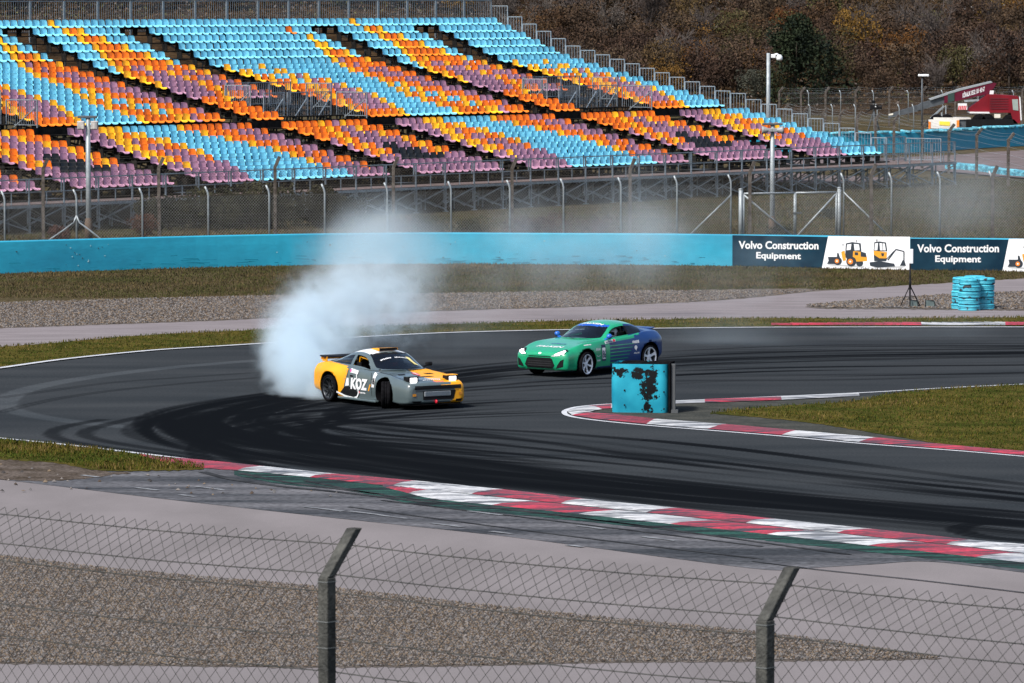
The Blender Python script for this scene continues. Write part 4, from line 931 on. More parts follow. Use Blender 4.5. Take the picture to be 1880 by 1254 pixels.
# undergrowth (uncountable)
nU = 42000; yy = rng.uniform(434, 620, nU); xx = rng.uniform(-1,1,nU)*(1000*yy/F); zz = np.array([hz(a,b) for a,b in zip(xx,yy)])
px_, py_ = projpx(xx, yy, zz); ok = ((px_ > 880) | (py_ < 50)) & ~((px_ > 1690) & (py_ < 24)); xx, yy, zz = xx[ok], yy[ok], zz[ok]; nU = len(xx)
p = np.stack([xx, yy, zz+rng.uniform(0,1,nU)**1.5*1.1],1); u = rng.normal(size=(nU,3)); u /= np.linalg.norm(u,axis=1)[:,None]; v = np.cross(u, rng.normal(size=(nU,3))); v /= np.linalg.norm(v,axis=1)[:,None]; s = rng.uniform(.08,.22,nU)[:,None]
tag(link('undergrowth', npmesh('undergrowth', np.stack([p-u*s,p+v*s*.6,p+u*s,p-v*s*.6],1).reshape(-1,3), np.arange(4*nU).reshape(-1,4), [lm['brown'],lm['rust'],lm['olive'],lm['grey']], rng.integers(0,4,nU))), 'low brown undergrowth between the hillside trees', 'undergrowth', kind='stuff')
# dirt road with pale rocks at the top right
mb = MB(); vs = []
for i in range(20):
    x = 34+i*3.0; y = 600-i*.8; vs += [(x,y-7,hz(x,y-7)+.5),(x,y+9,hz(x,y+9)+.5)]
mb.add(vs, [(2*i,2*i+1,2*i+3,2*i+2) for i in range(19)]); tag(mb.build('hill_road', M('hill_dirt_road',(.13,.10,.085),.95,scale=.4,col2=(.22,.18,.16),scale2=3,var=.2)), 'dirt road across the top of the hill', kind='structure')
for i in range(26):
    px = rng.uniform(1675,1875); x, y = hill_at(px, rng.uniform(6,30)); y -= 3; k = rng.uniform(.15,.45); bm = bmesh.new(); bmesh.ops.create_icosphere(bm, subdivisions=2, radius=k)
    for v in bm.verts: v.co += v.co.normalized()*k*.5*mnoise.noise(v.co*3+Vector((i,0,0))); v.co.z *= .7
    me_ = bpy.data.meshes.new('rock'); bm.to_mesh(me_); bm.free(); me_.materials.append(M('pale_rock',(.35,.33,.31),.9,scale=3)); tag(link('rock', me_, None, (x,y,hz(x,y)+.4)), 'pale rock beside the dirt road on top of the hill', 'rock', 'pale rocks on the hill')
# bushes between the fence and the stand
def bush(px, py, wpx, hpx, kind, label, nleaf=2200, leaf=.05):
    g = G(px, py); s = F/g.y; V, Fc = crown_mesh(kind, int(px), wpx/s, hpx/s, nleaf, leaf, 14); V[:,1] *= .6
    r = empty('bush', g, 0, label, 'bush'); link('foliage', npmesh('foliage', V, Fc, lm[kind]), r)
    mb = MB()
    for i in range(7):
        a = i*.9; mb.tube([(0,0,-.1),(wpx/s*.12*math.cos(a),wpx/s*.08*math.sin(a),hpx/s*.3),(wpx/s*.22*math.cos(a),wpx/s*.1*math.sin(a),hpx/s*.6)], [.02,.015,.008], 5)
    mb.build('stem', m_bark, r)
lm['under'] = leafmat('dark_scrub_leaves',(.012,.013,.008),(.045,.044,.022)); lm['redw'] = leafmat('reddish_weed_leaves',(.028,.012,.010),(.085,.040,.030))
for px, py, wp, hp, k, lb in [(310,420,110,58,'under','dark green bush below the stand, leftmost of the dark row'),(400,419,140,62,'under','dark green bush behind the second group of fence posts'),(500,418,140,66,'under','tallest dark green bush of the row below the stand'),(590,416,130,60,'under','dark green bush below the stand, fourth from left'),(660,413,90,50,'under','dark green bush at the right end of the row below the stand'),
    (265,437,60,46,'redw','reddish brown weed clump just above the wall at left'),(108,440,44,22,'redw','small dry weed clump by the curved fence brace'),(740,428,60,26,'redw','reddish weed clump above the wall behind the smoke'),(800,430,80,30,'under','green weed clump above the wall left of the middle'),(860,430,70,24,'under','low dark weed clump above the wall near the middle'),(960,432,80,30,'redw','reddish weed clump above the wall near the middle'),(1010,433,90,32,'redw','dark red weed clump above the wall right of the middle'),(1090,433,90,26,'redw','low red brown weed clump above the wall'),(1424,440,60,24,'under','green weed clump at the foot of the horn speaker pole'),(1525,400,44,16,'sage','small green tuft behind the gate'),(1250,300,1,1,'under','')]:
    if lb: bush(px, py, wp, hp, k, lb, 5200 if wp > 100 else 1100, .085 if wp > 100 else .055)
# ================================================================== POLES
def pole(px, s, pyt, r, name, label, cat, pyb=None, mat=None, sleeve=False):
    g = gs_(px, [(0,s),(2000,s)]); h = H-(pyt-YH)/s; root = empty(name, g, 0, label, cat); mb = MB(); mb.tube([(0,0,-.1),(0,0,h*.5),(0,0,h)], [r*1.1,r,r*.9], 12); mb.build('pole', mat or m_steell, root)
    if sleeve: mb = MB(); mb.lathe([(r*1.1,.0),(r*1.6,.0),(r*1.6,.75),(r*1.1,.95)], 12); mb.build('sleeve', flat('rusty_sleeve',(.12,.09,.07),.8), root)
    return root, h
pr, h = pole(162, 46, 214, .10, 'floodlight_pole', 'grey pole at left with a flat crossbar and box lights on top', 'light pole', sleeve=True)
mb = MB(); mb.box((-.02,-.05,h), (.78,.16,.10), None, 0, .02); mb.build('crossbar', m_dsteel, pr)
for sx in (-.27,.27): mb = MB(); mb.box((sx,-.14,h-.33), (.30,.22,.34), None, 0, .03); mb.box((sx,-.27,h-.33),(.24,.03,.27)); mb.box((sx,-.05,h-.1),(.05,.05,.16)); mb.build('floodlight', M('dusty_lamp_glass',(.20,.19,.19),.4,scale=6,col2=(.45,.42,.40)), pr)
pr, h = pole(1418, 45.6, 227, .095, 'speaker_pole', 'grey pole with a flat crossbar and two horn speakers, by the gate', 'speaker pole', sleeve=True)
mb = MB(); mb.box((0,-.05,h), (.82,.18,.08), None, 0, .02); mb.build('crossbar', m_dsteel, pr)
for sx in (-1,1):
    mb = MB(); mb.lathe([(.05,0),(.06,.12),(.09,.2),(.15,.36),(.17,.44),(.145,.42),(.05,.2)], 16, (0,-.16,h-.24), 'X', 0, True, Matrix.Scale(sx,3,Vector((1,0,0)))); mb.box((sx*.1,-.16,h-.24),(.2,.14,.14),None,0,.02); mb.tube([(sx*.12,-.16,h-.34),(sx*.16,-.16,h-.46),(sx*.26,-.16,h-.46),(sx*.30,-.16,h-.36)],.015,6); mb.build('horn_speaker', flat('horn_grey',(.22,.23,.24),.5), pr)
pr, h = pole(1410, 32.5, 97, .115, 'camera_pole', 'tall grey pole with a white dome camera, behind the stepped railing', 'camera pole')
mb = MB(); mb.box((.28,-.02,h-.17),(.26,.16,.22),None,0,.03); mb.tube([(.3,-.02,h-.12),(.48,-.02,h-.06),(.58,-.02,h-.12)],.06,8); mb.lathe([(.0,.12),(.10,.10),(.17,0),(.18,-.12),(.15,-.2),(.0,-.24)],16,(.62,-.02,h-.2)); mb.build('dome_camera', m_wht, pr)
pr, h = pole(1692, 25.5, 141, .06, 'lamp_post', 'thin black post with a flat white lamp head, left of the crane boom', 'lamp post', mat=m_dsteel)
mb = MB(); mb.box((.1,0,h+.12),(.78,.35,.17),None,0,.05); mb.build('lamp_head', m_wht, pr); mb = MB(); mb.box((.1,0,h+.02),(.5,.25,.05)); mb.build('lamp_glass', m_black, pr)
for px, pt, pb in ((1666,-22,12),(1804,-22,8)):
    x, y = hill_at(px, pb); r0 = empty('utility_pole', (x,y,hz(x,y)), 0, 'thin dark pole at the top edge '+('near the white rocks' if px<1700 else 'at the right, beside the dirt road'), 'pole'); mb = MB(); mb.tube([(0,0,0),(0,0,4)],.07,8); mb.build('pole', m_dsteel, r0); mb = MB(); mb.bar((-.5,0,3.8),(.5,0,3.8),.08); mb.build('crossarm', m_dsteel, r0)
# ================================================================== CRANE TRUCK
ST = 25.0; YT = F/ST
def T(zx, zy): px, py = 1580+zx/5.7, 120+zy/5.7; return ((px-CX)/ST, H-(py-YH)/ST)
tx0 = T(1200,0)[0]; tr = empty('crane_truck', (tx0, YT+1.2, 0), 0, 'dark red mobile crane truck with its boom lowered to the left', 'crane truck')
m_cred = M('crane_red', (.15,.005,.012), .6, var=.2, scale=.8, spec=.2); m_bred = flat('boom_red', (.085,.004,.018), .6, spec=.2)
def ext(pts, y0, y1, mat, name, parent=tr, bev=0):
    mb = MB(); q = [T(*p) for p in pts]; n = len(q); vs = [(x-tx0,y0,z) for x,z in q]+[(x-tx0,y1,z) for x,z in q]
    mb.add(vs, [tuple(range(n)), tuple(range(2*n-1,n-1,-1))]+[(i,n+i,n+(i+1)%n,(i+1)%n) for i in range(n)]); return mb.build(name, mat, parent)
ext([(720,570),(1600,560),(1640,600),(1640,640),(720,650)], -1.1, 1.1, m_dsteel, 'chassis')
ext([(760,540),(1150,545),(1150,562),(760,566)], -1.2, 1.2, flat('pale_deck',(.5,.48,.44),.7), 'deck')
ob = ext([(708,562),(1028,565),(1028,660),(708,655)], -1.35, -1.2, flat('rear_board_white',(.62,.60,.57),.6), 'rear_board')
ext([(706,585),(728,585),(728,660),(706,660)], -1.39, -1.33, m_porange, 'marker', ob); ext([(1000,570),(1026,570),(1026,640),(1000,640)], -1.39, -1.33, m_porange, 'marker', ob)
ext([(820,580),(930,585),(930,628),(820,622)], -1.38, -1.34, flat('board_yellow',(.8,.6,.05),.6), 'sticker', ob)
ext([(1345,312),(1400,300),(1640,318),(1650,345),(1650,490),(1345,492)], -1.25, 1.0, m_cred, 'body')
lv = MB()
for k in range(5):
    a, z = T(1350, 345+k*26); b, _ = T(1540, 0); lv.box(((a+b)/2-tx0, -1.27, z), (b-a, .04, .05))
lv.build('louvre', flat('dark_red',(.08,.004,.01),.6), tr)
cb_ = ext([(1562,320),(1650,335),(1665,480),(1665,600),(1600,600),(1562,480)], -1.3, 1.05, m_cred, 'cab')
ext([(1578,352),(1640,350),(1646,470),(1590,462)], -1.33, -1.30, flat('cab_glass',(.25,.30,.28),.15), 'window', cb_)
ext([(1652,318),(1664,330),(1680,570),(1668,570)], -1.45, -1.3, m_wht, 'mirror', cb_)
ext([(1130,470),(1140,440),(1330,300),(1420,300),(1345,492),(1150,486)], -.9, .6, m_cred, 'boom_base')
ext([(1140,482),(1350,484),(1350,500),(1140,498)], -1.2, 1, m_wht, 'side_rail'); ext([(1395,505),(1458,505),(1458,545),(1395,545)], -1.3, -1.0, flat('cream_box',(.6,.57,.5),.6), 'locker')
bm_ = ext([(880,312),(1000,276),(1380,176),(1425,188),(1400,235),(1338,300),(1180,330),(1000,375),(880,392)], -.55, .25, m_bred, 'boom')
ext([(720,350),(1050,240),(1370,164),(1384,178),(1050,262),(735,364)], -.58, .28, flat('boom_cap',(.22,.24,.25),.6), 'cap_rail', bm_)
ext([(1358,262),(1398,262),(1394,300),(1352,300)], -.6, -.56, m_wht, 'sticker', bm_)
ext([(600,420),(640,392),(1000,290),(1000,368),(650,462),(600,470)], -.40, .1, m_dsteel, 'boom_section', tr); ext([(915,300),(985,280),(985,372),(915,385)], -.6, .3, flat('dark_green_box',(.012,.035,.03),.6), 'boom_collar', tr)
ext([(300,528),(330,502),(610,410),(660,400),(660,468),(610,480),(330,545),(300,552)], -.3, 0, m_dsteel, 'boom_tip', tr); ext([(300,508),(350,500),(345,520),(300,524)], -.34, -.3, flat('tip_pale',(.6,.58,.5),.6), 'marker', tr)
ext([(1020,396),(1112,396),(1112,420),(1020,420)], -.95, -.7, m_wht, 'hazard_board', tr)
hz_ = MB()
for k in range(5):
    q = [T(1026+k*18, 420), T(1038+k*18, 420), T(1030+k*18, 462), T(1018+k*18, 462)]; hz_.add([(x-tx0,-.96,z) for x,z in q], [(0,1,2,3)])
hp = ext([(1020,420),(1115,420),(1115,462),(1020,462)], -.95, -.7, m_wht, 'hazard_panel', tr); hz_.build('red_stripes', flat('stripe_red',(.5,.02,.03),.5), hp)
ext([(1085,362),(1240,352),(1245,372),(1090,382)], -.7, -.5, m_steell, 'lift_cylinder', tr); mb = MB(); a, b = T(735,555), T(880,425); mb.bar((a[0]-tx0,-.6,a[1]),(b[0]-tx0,-.4,b[1]),.12); a, b = T(895,415), T(895,560); mb.bar((a[0]-tx0,-.6,a[1]),(b[0]-tx0,-.6,b[1]),.08); a, b = T(845,490), T(852,600); mb.bar((a[0]-tx0,-1.1,a[1]),(b[0]-tx0,-1.1,b[1]),.10); mb.build('strut', m_steell, tr)
a, b = T(1072,340), T(1302,270); mb = MB(); A = Vector((a[0]-tx0,-.57,a[1])); B = Vector((b[0]-tx0,-.57,b[1])); put_text(mb, 'KİRALIK 0532 101 43 67', A, (B-A).normalized(), Vector((0,0,1)), (B-A).length, .46, .03); mb.build('lettering', m_wht, tr)
ext([(1100,560),(1600,560),(1640,600),(1640,660),(1100,660)], -1.3, -1.15, m_black, 'skirt')
for zx in (800,900,1240,1330,1560):
    x, _ = T(zx,0); wv = MB(); wv.lathe([(.2,-.18),(.5,-.18),(.55,-.1),(.55,.1),(.5,.18),(.2,.18)], 18, (x-tx0,-1.0,.52), 'Y'); wv.lathe([(0,-.1),(.2,-.12),(.26,-.17)], 14, (x-tx0,-1.0,.52),'Y'); wv.build('wheel', m_rubber, tr)
# television camera on a pedestal
g = gs_(1604, [(0,26.5),(2000,26.5)]); tv = empty('television_camera', g, 0, 'black television camera on a tripod behind the far fence', 'television camera'); mb = MB()
mb.box((0,0,2.05),(.55,.32,.34),None,0,.03); mb.lathe([(.10,0),(.13,.25),(.14,.3),(0,.3)],12,(.25,-.02,2.05),'X'); mb.build('body', m_black, tv)
mb = MB(); mb.box((-.05,-.1,2.42),(.26,.24,.2),None,0,.03); mb.build('viewfinder', m_black, tv); mb = MB(); mb.box((.1,-.18,2.1),(.08,.03,.08)); mb.build('tally_label', m_wht, tv)
for a in (0,2.1,4.2): mb = MB(); mb.bar((0,0,1.85),(.6*math.cos(a+.5),.6*math.sin(a+.5),0),.07); mb.build('leg', m_dsteel, tv)
mb = MB(); mb.bar((-.2,0,1.9),(-.62,-.1,1.65),.05); mb.build('handle', m_black, tv)
# ================================================================== APEX BLOCK
ga, gb_ = G(1127,758.5), G(1232,760); d = (gb_-ga); Wb = d.length; ang = math.atan2(d.y,d.x); ab = empty('apex_block', ga+d*.5, ang, 'turquoise belt wrapped tyre block with black worn patches, on the inside kerb', 'barrier block')
m_belt = bpy.data.materials.new('worn_turquoise_belt'); m_belt.use_nodes = True; n = m_belt.node_tree.nodes; l = m_belt.node_tree.links; b = n['Principled BSDF']; b.inputs['Roughness'].default_value = .6; b.inputs['Specular IOR Level'].default_value = .12
tc = n.new('ShaderNodeTexCoord')
def sph(cx, cz, rx, rz):
    mp = n.new('ShaderNodeMapping'); mp.vector_type='POINT'; mp.inputs['Location'].default_value=(-cx/rx,0,-cz/rz); mp.inputs['Scale'].default_value=(1/rx,0.0001,1/rz); l.new(tc.outputs['Object'], mp.inputs[0])
    gr = n.new('ShaderNodeTexGradient'); gr.gradient_type='SPHERICAL'; l.new(mp.outputs[0], gr.inputs[0]); return gr.outputs['Fac']
nz = n.new('ShaderNodeTexNoise'); nz.inputs['Scale'].default_value=7; nz.inputs['Detail'].default_value=9; nz.inputs['Roughness'].default_value=.68; l.new(tc.outputs['Object'], nz.inputs['Vector'])
acc = None
for c_ in ((.16,.62,.34,.50),(-.10,.93,.26,.22),(.13,.17,.20,.22),(.05,.98,.45,.16),(-.55,.98,.3,.18),(.22,.95,.2,.3)):
    f = sph(*c_)
    if acc is None: acc = f
    else: mm = n.new('ShaderNodeMath'); mm.operation='MAXIMUM'; l.new(acc, mm.inputs[0]); l.new(f, mm.inputs[1]); acc = mm.outputs[0]
ma = n.new('ShaderNodeMath'); ma.operation='MULTIPLY_ADD'; ma.inputs[1].default_value=.36; l.new(acc, ma.inputs[0]); l.new(nz.outputs[0], ma.inputs[2])
rp = n.new('ShaderNodeValToRGB'); l.new(ma.outputs[0], rp.inputs[0]); rp.color_ramp.elements[0].position=.655; rp.color_ramp.elements[1].position=.672; rp.color_ramp.elements[0].color=(0,0,0,1); rp.color_ramp.elements[1].color=(1,1,1,1)
n2 = n.new('ShaderNodeTexNoise'); n2.inputs['Scale'].default_value=1.5; l.new(tc.outputs['Object'], n2.inputs['Vector']); r2 = n.new('ShaderNodeValToRGB'); l.new(n2.outputs[0], r2.inputs[0]); r2.color_ramp.elements[0].color=(.008,.185,.275,1); r2.color_ramp.elements[1].color=(.022,.30,.40,1); r2.color_ramp.elements[0].position=.35; r2.color_ramp.elements[1].position=.65
mx = n.new('ShaderNodeMix'); mx.data_type='RGBA'; l.new(rp.outputs[0], mx.inputs['Factor']); l.new(r2.outputs[0], mx.inputs['A']); mx.inputs['B'].default_value=(.0035,.004,.005,1); l.new(mx.outputs['Result'], b.inputs['Base Color'])
hw, dp, hb_ = Wb/2+.06, 1.15, 1.17; mb = MB(); pl = []
for k in range(9): a = math.pi+ k/8*math.pi/2; pl.append((-hw+.17+.17*math.cos(a), .17+.17*math.sin(a)*1.0))
for k in range(9): a = 1.5*math.pi+k/8*math.pi/2; pl.append((hw-.15-.17+.17*math.cos(a), .17+.17*math.sin(a)))
pl += [(hw-.15,dp),(-hw,dp)]
vs = []; lv_ = (.02,.12,.4,.7,1.0,1.12,hb_)
for z in lv_:
    bulge = .02*math.sin(z/hb_*math.pi)
    for x, y in pl: vs.append((x*(1+bulge), y-bulge*2+.012*mnoise.noise(Vector((x*3,z*3,0))), z+.01*mnoise.noise(Vector((x*2,7,0)))))
m_ = len(pl); mb.add(vs, [(j*m_+i, j*m_+(i+1)%m_, (j+1)*m_+(i+1)%m_, (j+1)*m_+i) for j in range(len(lv_)-1) for i in range(m_)], 0, True); mb.build('belt', m_belt, ab)
mb = MB()
for ix in range(2):
    for iy in range(2):
        for k in range(5): mb.lathe([(.17,-.1),(.30,-.1),(.335,-.05),(.335,.05),(.30,.1),(.17,.1),(.17,-.1)], 18, (-hw+.42+ix*.62, .42+iy*.55, .13+k*.235))
mb.build('tyres', m_rubber, ab)
mb = MB(); mb.box((hw-.10,.34,.60),(.05,.70,1.22),None,0,.01); mb.build('end_belt', m_rubber, ab); mb = MB(); mb.box((hw-.02,.10,.58),(.10,.06,1.2),None,0,.01); mb.box((hw+.02,.06,.06),(.16,.1,.08)); mb.build('end_post', flat('grey_post',(.05,.055,.06),.7), ab)
mb = MB()
for x, z in ((-.42,1.02),(-.42,.55),(-.42,.2),(.52,1.0),(.52,.52),(.52,.12),(0,.1)): mb.lathe([(.022,0),(.018,-.015),(0,-.018)], 8, (x,-.045,z), 'Y')
mb.build('bolts', m_black, ab)
# ================================================================== TYRE STACKS
m_pt = M('painted_tyre', (.015,.22,.31), .6, scale=1.2, col2=(.04,.36,.47), scale2=9, var=.12); 
m_pt2 = bpy.data.materials.new('worn_painted_tyre'); m_pt2.use_nodes = True; n = m_pt2.node_tree.nodes; l = m_pt2.node_tree.links; b = n['Principled BSDF']; b.inputs['Roughness'].default_value=.65
tc = n.new('ShaderNodeTexCoord'); oi = n.new('ShaderNodeObjectInfo'); va = n.new('ShaderNodeVectorMath'); va.operation='ADD'; l.new(tc.outputs['Object'], va.inputs[0]); l.new(oi.outputs['Location'], va.inputs[1])
nz = n.new('ShaderNodeTexNoise'); nz.inputs['Scale'].default_value=4.2; nz.inputs['Detail'].default_value=6; l.new(va.outputs[0], nz.inputs['Vector']); rp = n.new('ShaderNodeValToRGB'); l.new(nz.outputs[0], rp.inputs[0])
rp.color_ramp.elements[0].position=.385; rp.color_ramp.elements[1].position=.405; rp.color_ramp.elements[0].color=(.008,.01,.012,1); rp.color_ramp.elements[1].color=(.022,.27,.37,1); e_ = rp.color_ramp.elements.new(.7); e_.color=(.05,.40,.50,1); l.new(rp.outputs[0], b.inputs['Base Color'])
def tyre_mesh(mat, r=.345, w_=.2, name='tyre'):
    mb = MB(); mb.lathe([(.19,-w_*.4),(.27,-w_*.5),(r-.03,-w_*.48),(r,-w_*.33),(r,-w_*.16),(r-.009,-w_*.15),(r-.009,-w_*.05),(r,-w_*.04),(r,w_*.04),(r-.009,w_*.05),(r-.009,w_*.15),(r,w_*.16),(r,w_*.33),(r-.03,w_*.48),(.27,w_*.5),(.19,w_*.4),(.19,-w_*.4)], 28); o = mb.build(name, mat); me_ = o.data; bpy.data.objects.remove(o); return me_
tm_ = tyre_mesh(m_pt2); lvn = ['bottom','second from bottom','middle','second from top','top']
for px, py, sn in ((1780.5,571.5,'front centre'),(1768.5,568.5,'left'),(1807,569.5,'right'),(1790,565.5,'rear')):
    g = G(px, py)
    for k in range(5):
        o = link('tyre', tm_, None, g+Vector((rng.normal(0,.012), rng.normal(0,.012)+.2, .10+k*.202))); o.rotation_euler = (rng.normal(0,.01), rng.normal(0,.01), rng.uniform(0,6.28)); o.scale = (1+rng.normal(0,.02),)*2+(1,)
        tag(o, f'turquoise painted tyre with black wear, {lvn[k]} tyre of the {sn} stack', 'tyre', 'painted tyres stacked beside the track')
# ================================================================== TRIPOD ANTENNA AND BAGS
g = G(1670.5,566); tp = empty('tripod_stand', g, 0, 'black tripod with a white flat panel on its mast, before the boards', 'tripod')
mb = MB(); mb.tube([(0,0,.25),(0,0,1.42)],.028,8); mb.tube([(0,0,.6),(0,0,.95)],.04,8); mb.build('mast', m_black, tp)
mb = MB(); mb.box((.03,0,1.64),(.13,.07,.46),None,0,.015); mb.build('panel', m_wht, tp)
for dx, dy in ((-.33,-.05),(.36,.25),(-.02,-.35)): mb = MB(); mb.tube([(0,0,.72),(dx,dy,.02)],.018,6); mb.tube([(0,0,.35),(dx*.5,dy*.5,.37)],.012,6); mb.build('leg', m_black, tp)
mb = MB(); mb.box((-.42,-.06,.03),(.2,.12,.05),None,0,.01); mb.build('foot_plate', m_black, tp)
m_bag = M('grey_mesh_fabric', (.10,.13,.13), .9, var=.2, scale=8)
for px, lb, wd in ((1677,'grey sandbag hanging at the foot of the black tripod',.26),(1707,'grey mesh box with a black frame right of the tripod',.30)):
    g = G(px, 566); r = empty('bag', g, 0, lb, 'bag'); mb = MB(); mb.prism([(-wd/2,-.1),(wd/2,-.1),(wd/2*.9,.12),(-wd/2*.9,.12)], .01, .24); mb.build('fabric', m_bag, r)
    mb = MB(); mb.tube([(-wd/2,-.11,0),(-wd/2,-.11,.27),(wd/2*.75,-.11,.25),(wd/2,-.11,.15),(wd/2,-.11,0)],.014,6); mb.build('frame', m_black, r)
# ================================================================== FOREGROUND FENCE
m_nw = M('weathered_wire', (.045,.048,.047), .85, scale=9, col2=(.075,.075,.07))
def FP(px, py, s): Y = F/s; return P(px, py, Y)
s1, s2 = 285., 306.; k1 = P(600,1062,F/s1); k2 = P(1405,1136,F/s2); k1.z = k2.z = (k1.z+k2.z)/2; dv = (k2-k1); dvn = Vector((dv.x,dv.y,0)).normalized(); nrm = Vector((-dvn.y,dvn.x,0)); nrm = nrm if nrm.y>0 else -nrm
ff = empty('near_fence', Vector((k1.x,k1.y,3.9)), 0, 'blurred chain link fence on grey concrete posts right in front of the camera', 'fence'); fo = ff.location.copy(); kz = k1.z
zk = kz-3.9; arm = (nrm*.27)+Vector((0,0,.30)); pr_ = [k1-dv*2-fo, k1-dv-fo, k1-fo, k2-fo, k2+dv-fo, k2+2*dv-fo]
pr_ = [Vector((p.x,p.y,0)) for p in pr_]
def obar(mb, a, b, wx, wy):
    vs = [p+dvn*(i*wx/2)+nrm*(j*wy/2) for p in (a,b) for i in (-1,1) for j in (-1,1)]; mb.add(vs, [(0,2,3,1),(4,5,7,6),(0,1,5,4),(2,6,7,3),(0,4,6,2),(1,3,7,5)])
for p in pr_[0:6]:
    bm_mb = MB(); K_ = p+Vector((0,0,zk)); obar(bm_mb, p+Vector((0,0,-.3)), K_, .085,.085); obar(bm_mb, K_, K_+arm, .08,.075); o = bm_mb.build('post', m_cpostg, ff); bv = o.modifiers.new('bevel','BEVEL'); bv.width=.008; bv.segments=2
    mb = MB()
    for z in (zk-.03, zk-.29, zk-.46): obar(mb, p+Vector((0,0,z)), p+Vector((0,0,z+.006)), .092,.092)
    mb.build('tie_wire', m_wire, o)
segs = []; pitch = .104; tot = (pr_[-1]-pr_[0]).length; e0 = (pr_[-1]-pr_[0])/tot; base = pr_[0]; nn = int(tot/pitch); rowh = .112; zlow = zk-1.2; la = arm.length*.80; hv = zk-zlow; off_m = nrm*.05
def fpt(u, v):  # u along, v up from zlow (bends at kink)
    wob = .006*math.sin(u*3.1)+.004*math.sin(u*7.7+v*5)
    if v <= hv: return base+e0*u+off_m+Vector((0,0,zlow+v))+nrm*wob
    return base+e0*u+off_m+Vector((0,0,zk))+arm.normalized()*(v-hv)+nrm*wob
rows_ = int((hv+la)/(rowh/1.0)); 
for r in range(rows_*1):
    for i in range(nn):
        odd = r % 2; u = i*pitch+odd*pitch/2; v0, v1 = r*rowh/2*1.0, (r+1)*rowh/2
        if v0 > hv+la: continue
        m1 = fpt(u+pitch/4+.004, (v0+v1)/2+.003); m2 = fpt(u-pitch/4-.004, (v0+v1)/2+.003)
        segs += [[fpt(u,v0), m1],[m1, fpt(u+pitch/2,v1)],[fpt(u,v0), m2],[m2, fpt(u-pitch/2,v1)]]
rows2 = int((hv+la)/(rowh/2))
for r in range(rows_, rows2):
    for i in range(nn):
        odd = r % 2; u = i*pitch+odd*pitch/2; v0, v1 = r*rowh/2, (r+1)*rowh/2; m1 = fpt(u+pitch/4+.004,(v0+v1)/2+.003); m2 = fpt(u-pitch/4-.004,(v0+v1)/2+.003)
        segs += [[fpt(u,v0),m1],[m1,fpt(u+pitch/2,v1)],[fpt(u,v0),m2],[m2,fpt(u-pitch/2,v1)]]
segs = [[tuple(a),tuple(b)] for a,b in segs]
wire_obj('chain_link_mesh', segs, .0022, m_nw, ff)
sw = []
for v in (hv+la*.80, hv+.02, hv-.10, hv-.40, hv-.62, hv-.95):
    pts = [fpt(tot*i/120, v)-nrm*.004-Vector((0,0,.02*math.sin(math.pi*((tot*i/120)/dv.length%1)))) for i in range(121)]; sw += [[tuple(a),tuple(b)] for a,b in zip(pts,pts[1:])]
wire_obj('strand_wire', sw, .0044, m_nw, ff)
# ================================================================== CARS
def crv(keys, x):
    "smooth interpolation through key columns (x descending or ascending), keys: list of tuples (x, v...)"
    k = sorted(keys); n = len(k)
    if x <= k[0][0]: return k[0][1:]
    if x >= k[-1][0]: return k[-1][1:]
    for i in range(n-1):
        if k[i][0] <= x <= k[i+1][0]: break
    t = (x-k[i][0])/(k[i+1][0]-k[i][0]); h = k[i+1][0]-k[i][0]; out = []
    for c in range(1, len(k[0])):
        def slope(j):
            if j <= 0 or j >= n-1: return (k[min(j+1,n-1)][c]-k[max(j-1,0)][c])/(k[min(j+1,n-1)][0]-k[max(j-1,0)][0])
            a = (k[j][c]-k[j-1][c])/(k[j][0]-k[j-1][0]); b = (k[j+1][c]-k[j][c])/(k[j+1][0]-k[j][0])
            return 0 if a*b <= 0 else 2*a*b/(a+b)
        m0, m1 = slope(i)*h, slope(i+1)*h; p0, p1 = k[i][c], k[i+1][c]
        out.append((2*t**3-3*t*t+1)*p0+(t**3-2*t*t+t)*m0+(-2*t**3+3*t*t)*p1+(t**3-t*t)*m1)
    return out
m_tyre = m_rubber; m_well = flat('wheel_well_black', (.006,.006,.007), .9)
def carglass(name, tint):
    m = bpy.data.materials.new(name); m.use_nodes = True; n = m.node_tree.nodes; l = m.node_tree.links; n.clear()
    o = n.new('ShaderNodeOutputMaterial'); g = n.new('ShaderNodeBsdfGlossy'); g.inputs['Roughness'].default_value = .03; t = n.new('ShaderNodeBsdfTransparent'); t.inputs[0].default_value = (*tint,1)
    f = n.new('ShaderNodeFresnel'); f.inputs[0].default_value = 1.65; mx = n.new('ShaderNodeMixShader'); l.new(f.outputs[0], mx.inputs[0]); l.new(t.outputs[0], mx.inputs[1]); l.new(g.outputs[0], mx.inputs[2]); l.new(mx.outputs[0], o.inputs[0]); return m
m_glass = carglass('tinted_glass', (.30,.38,.40))
def paint(name, col, rough=.4, coat=.22): return M(name, col, rough, 0, .05, 2.0, coat=coat)
def emit(name, col, st):
    m = bpy.data.materials.new(name); m.use_nodes = True; b = m.node_tree.nodes['Principled BSDF']; b.inputs['Emission Color'].default_value = (*col,1); b.inputs['Emission Strength'].default_value = st; b.inputs['Base Color'].default_value = (.8,.8,.8,1); return m
m_lit = emit('headlamp_lit', (1,.97,.98), 2.2)
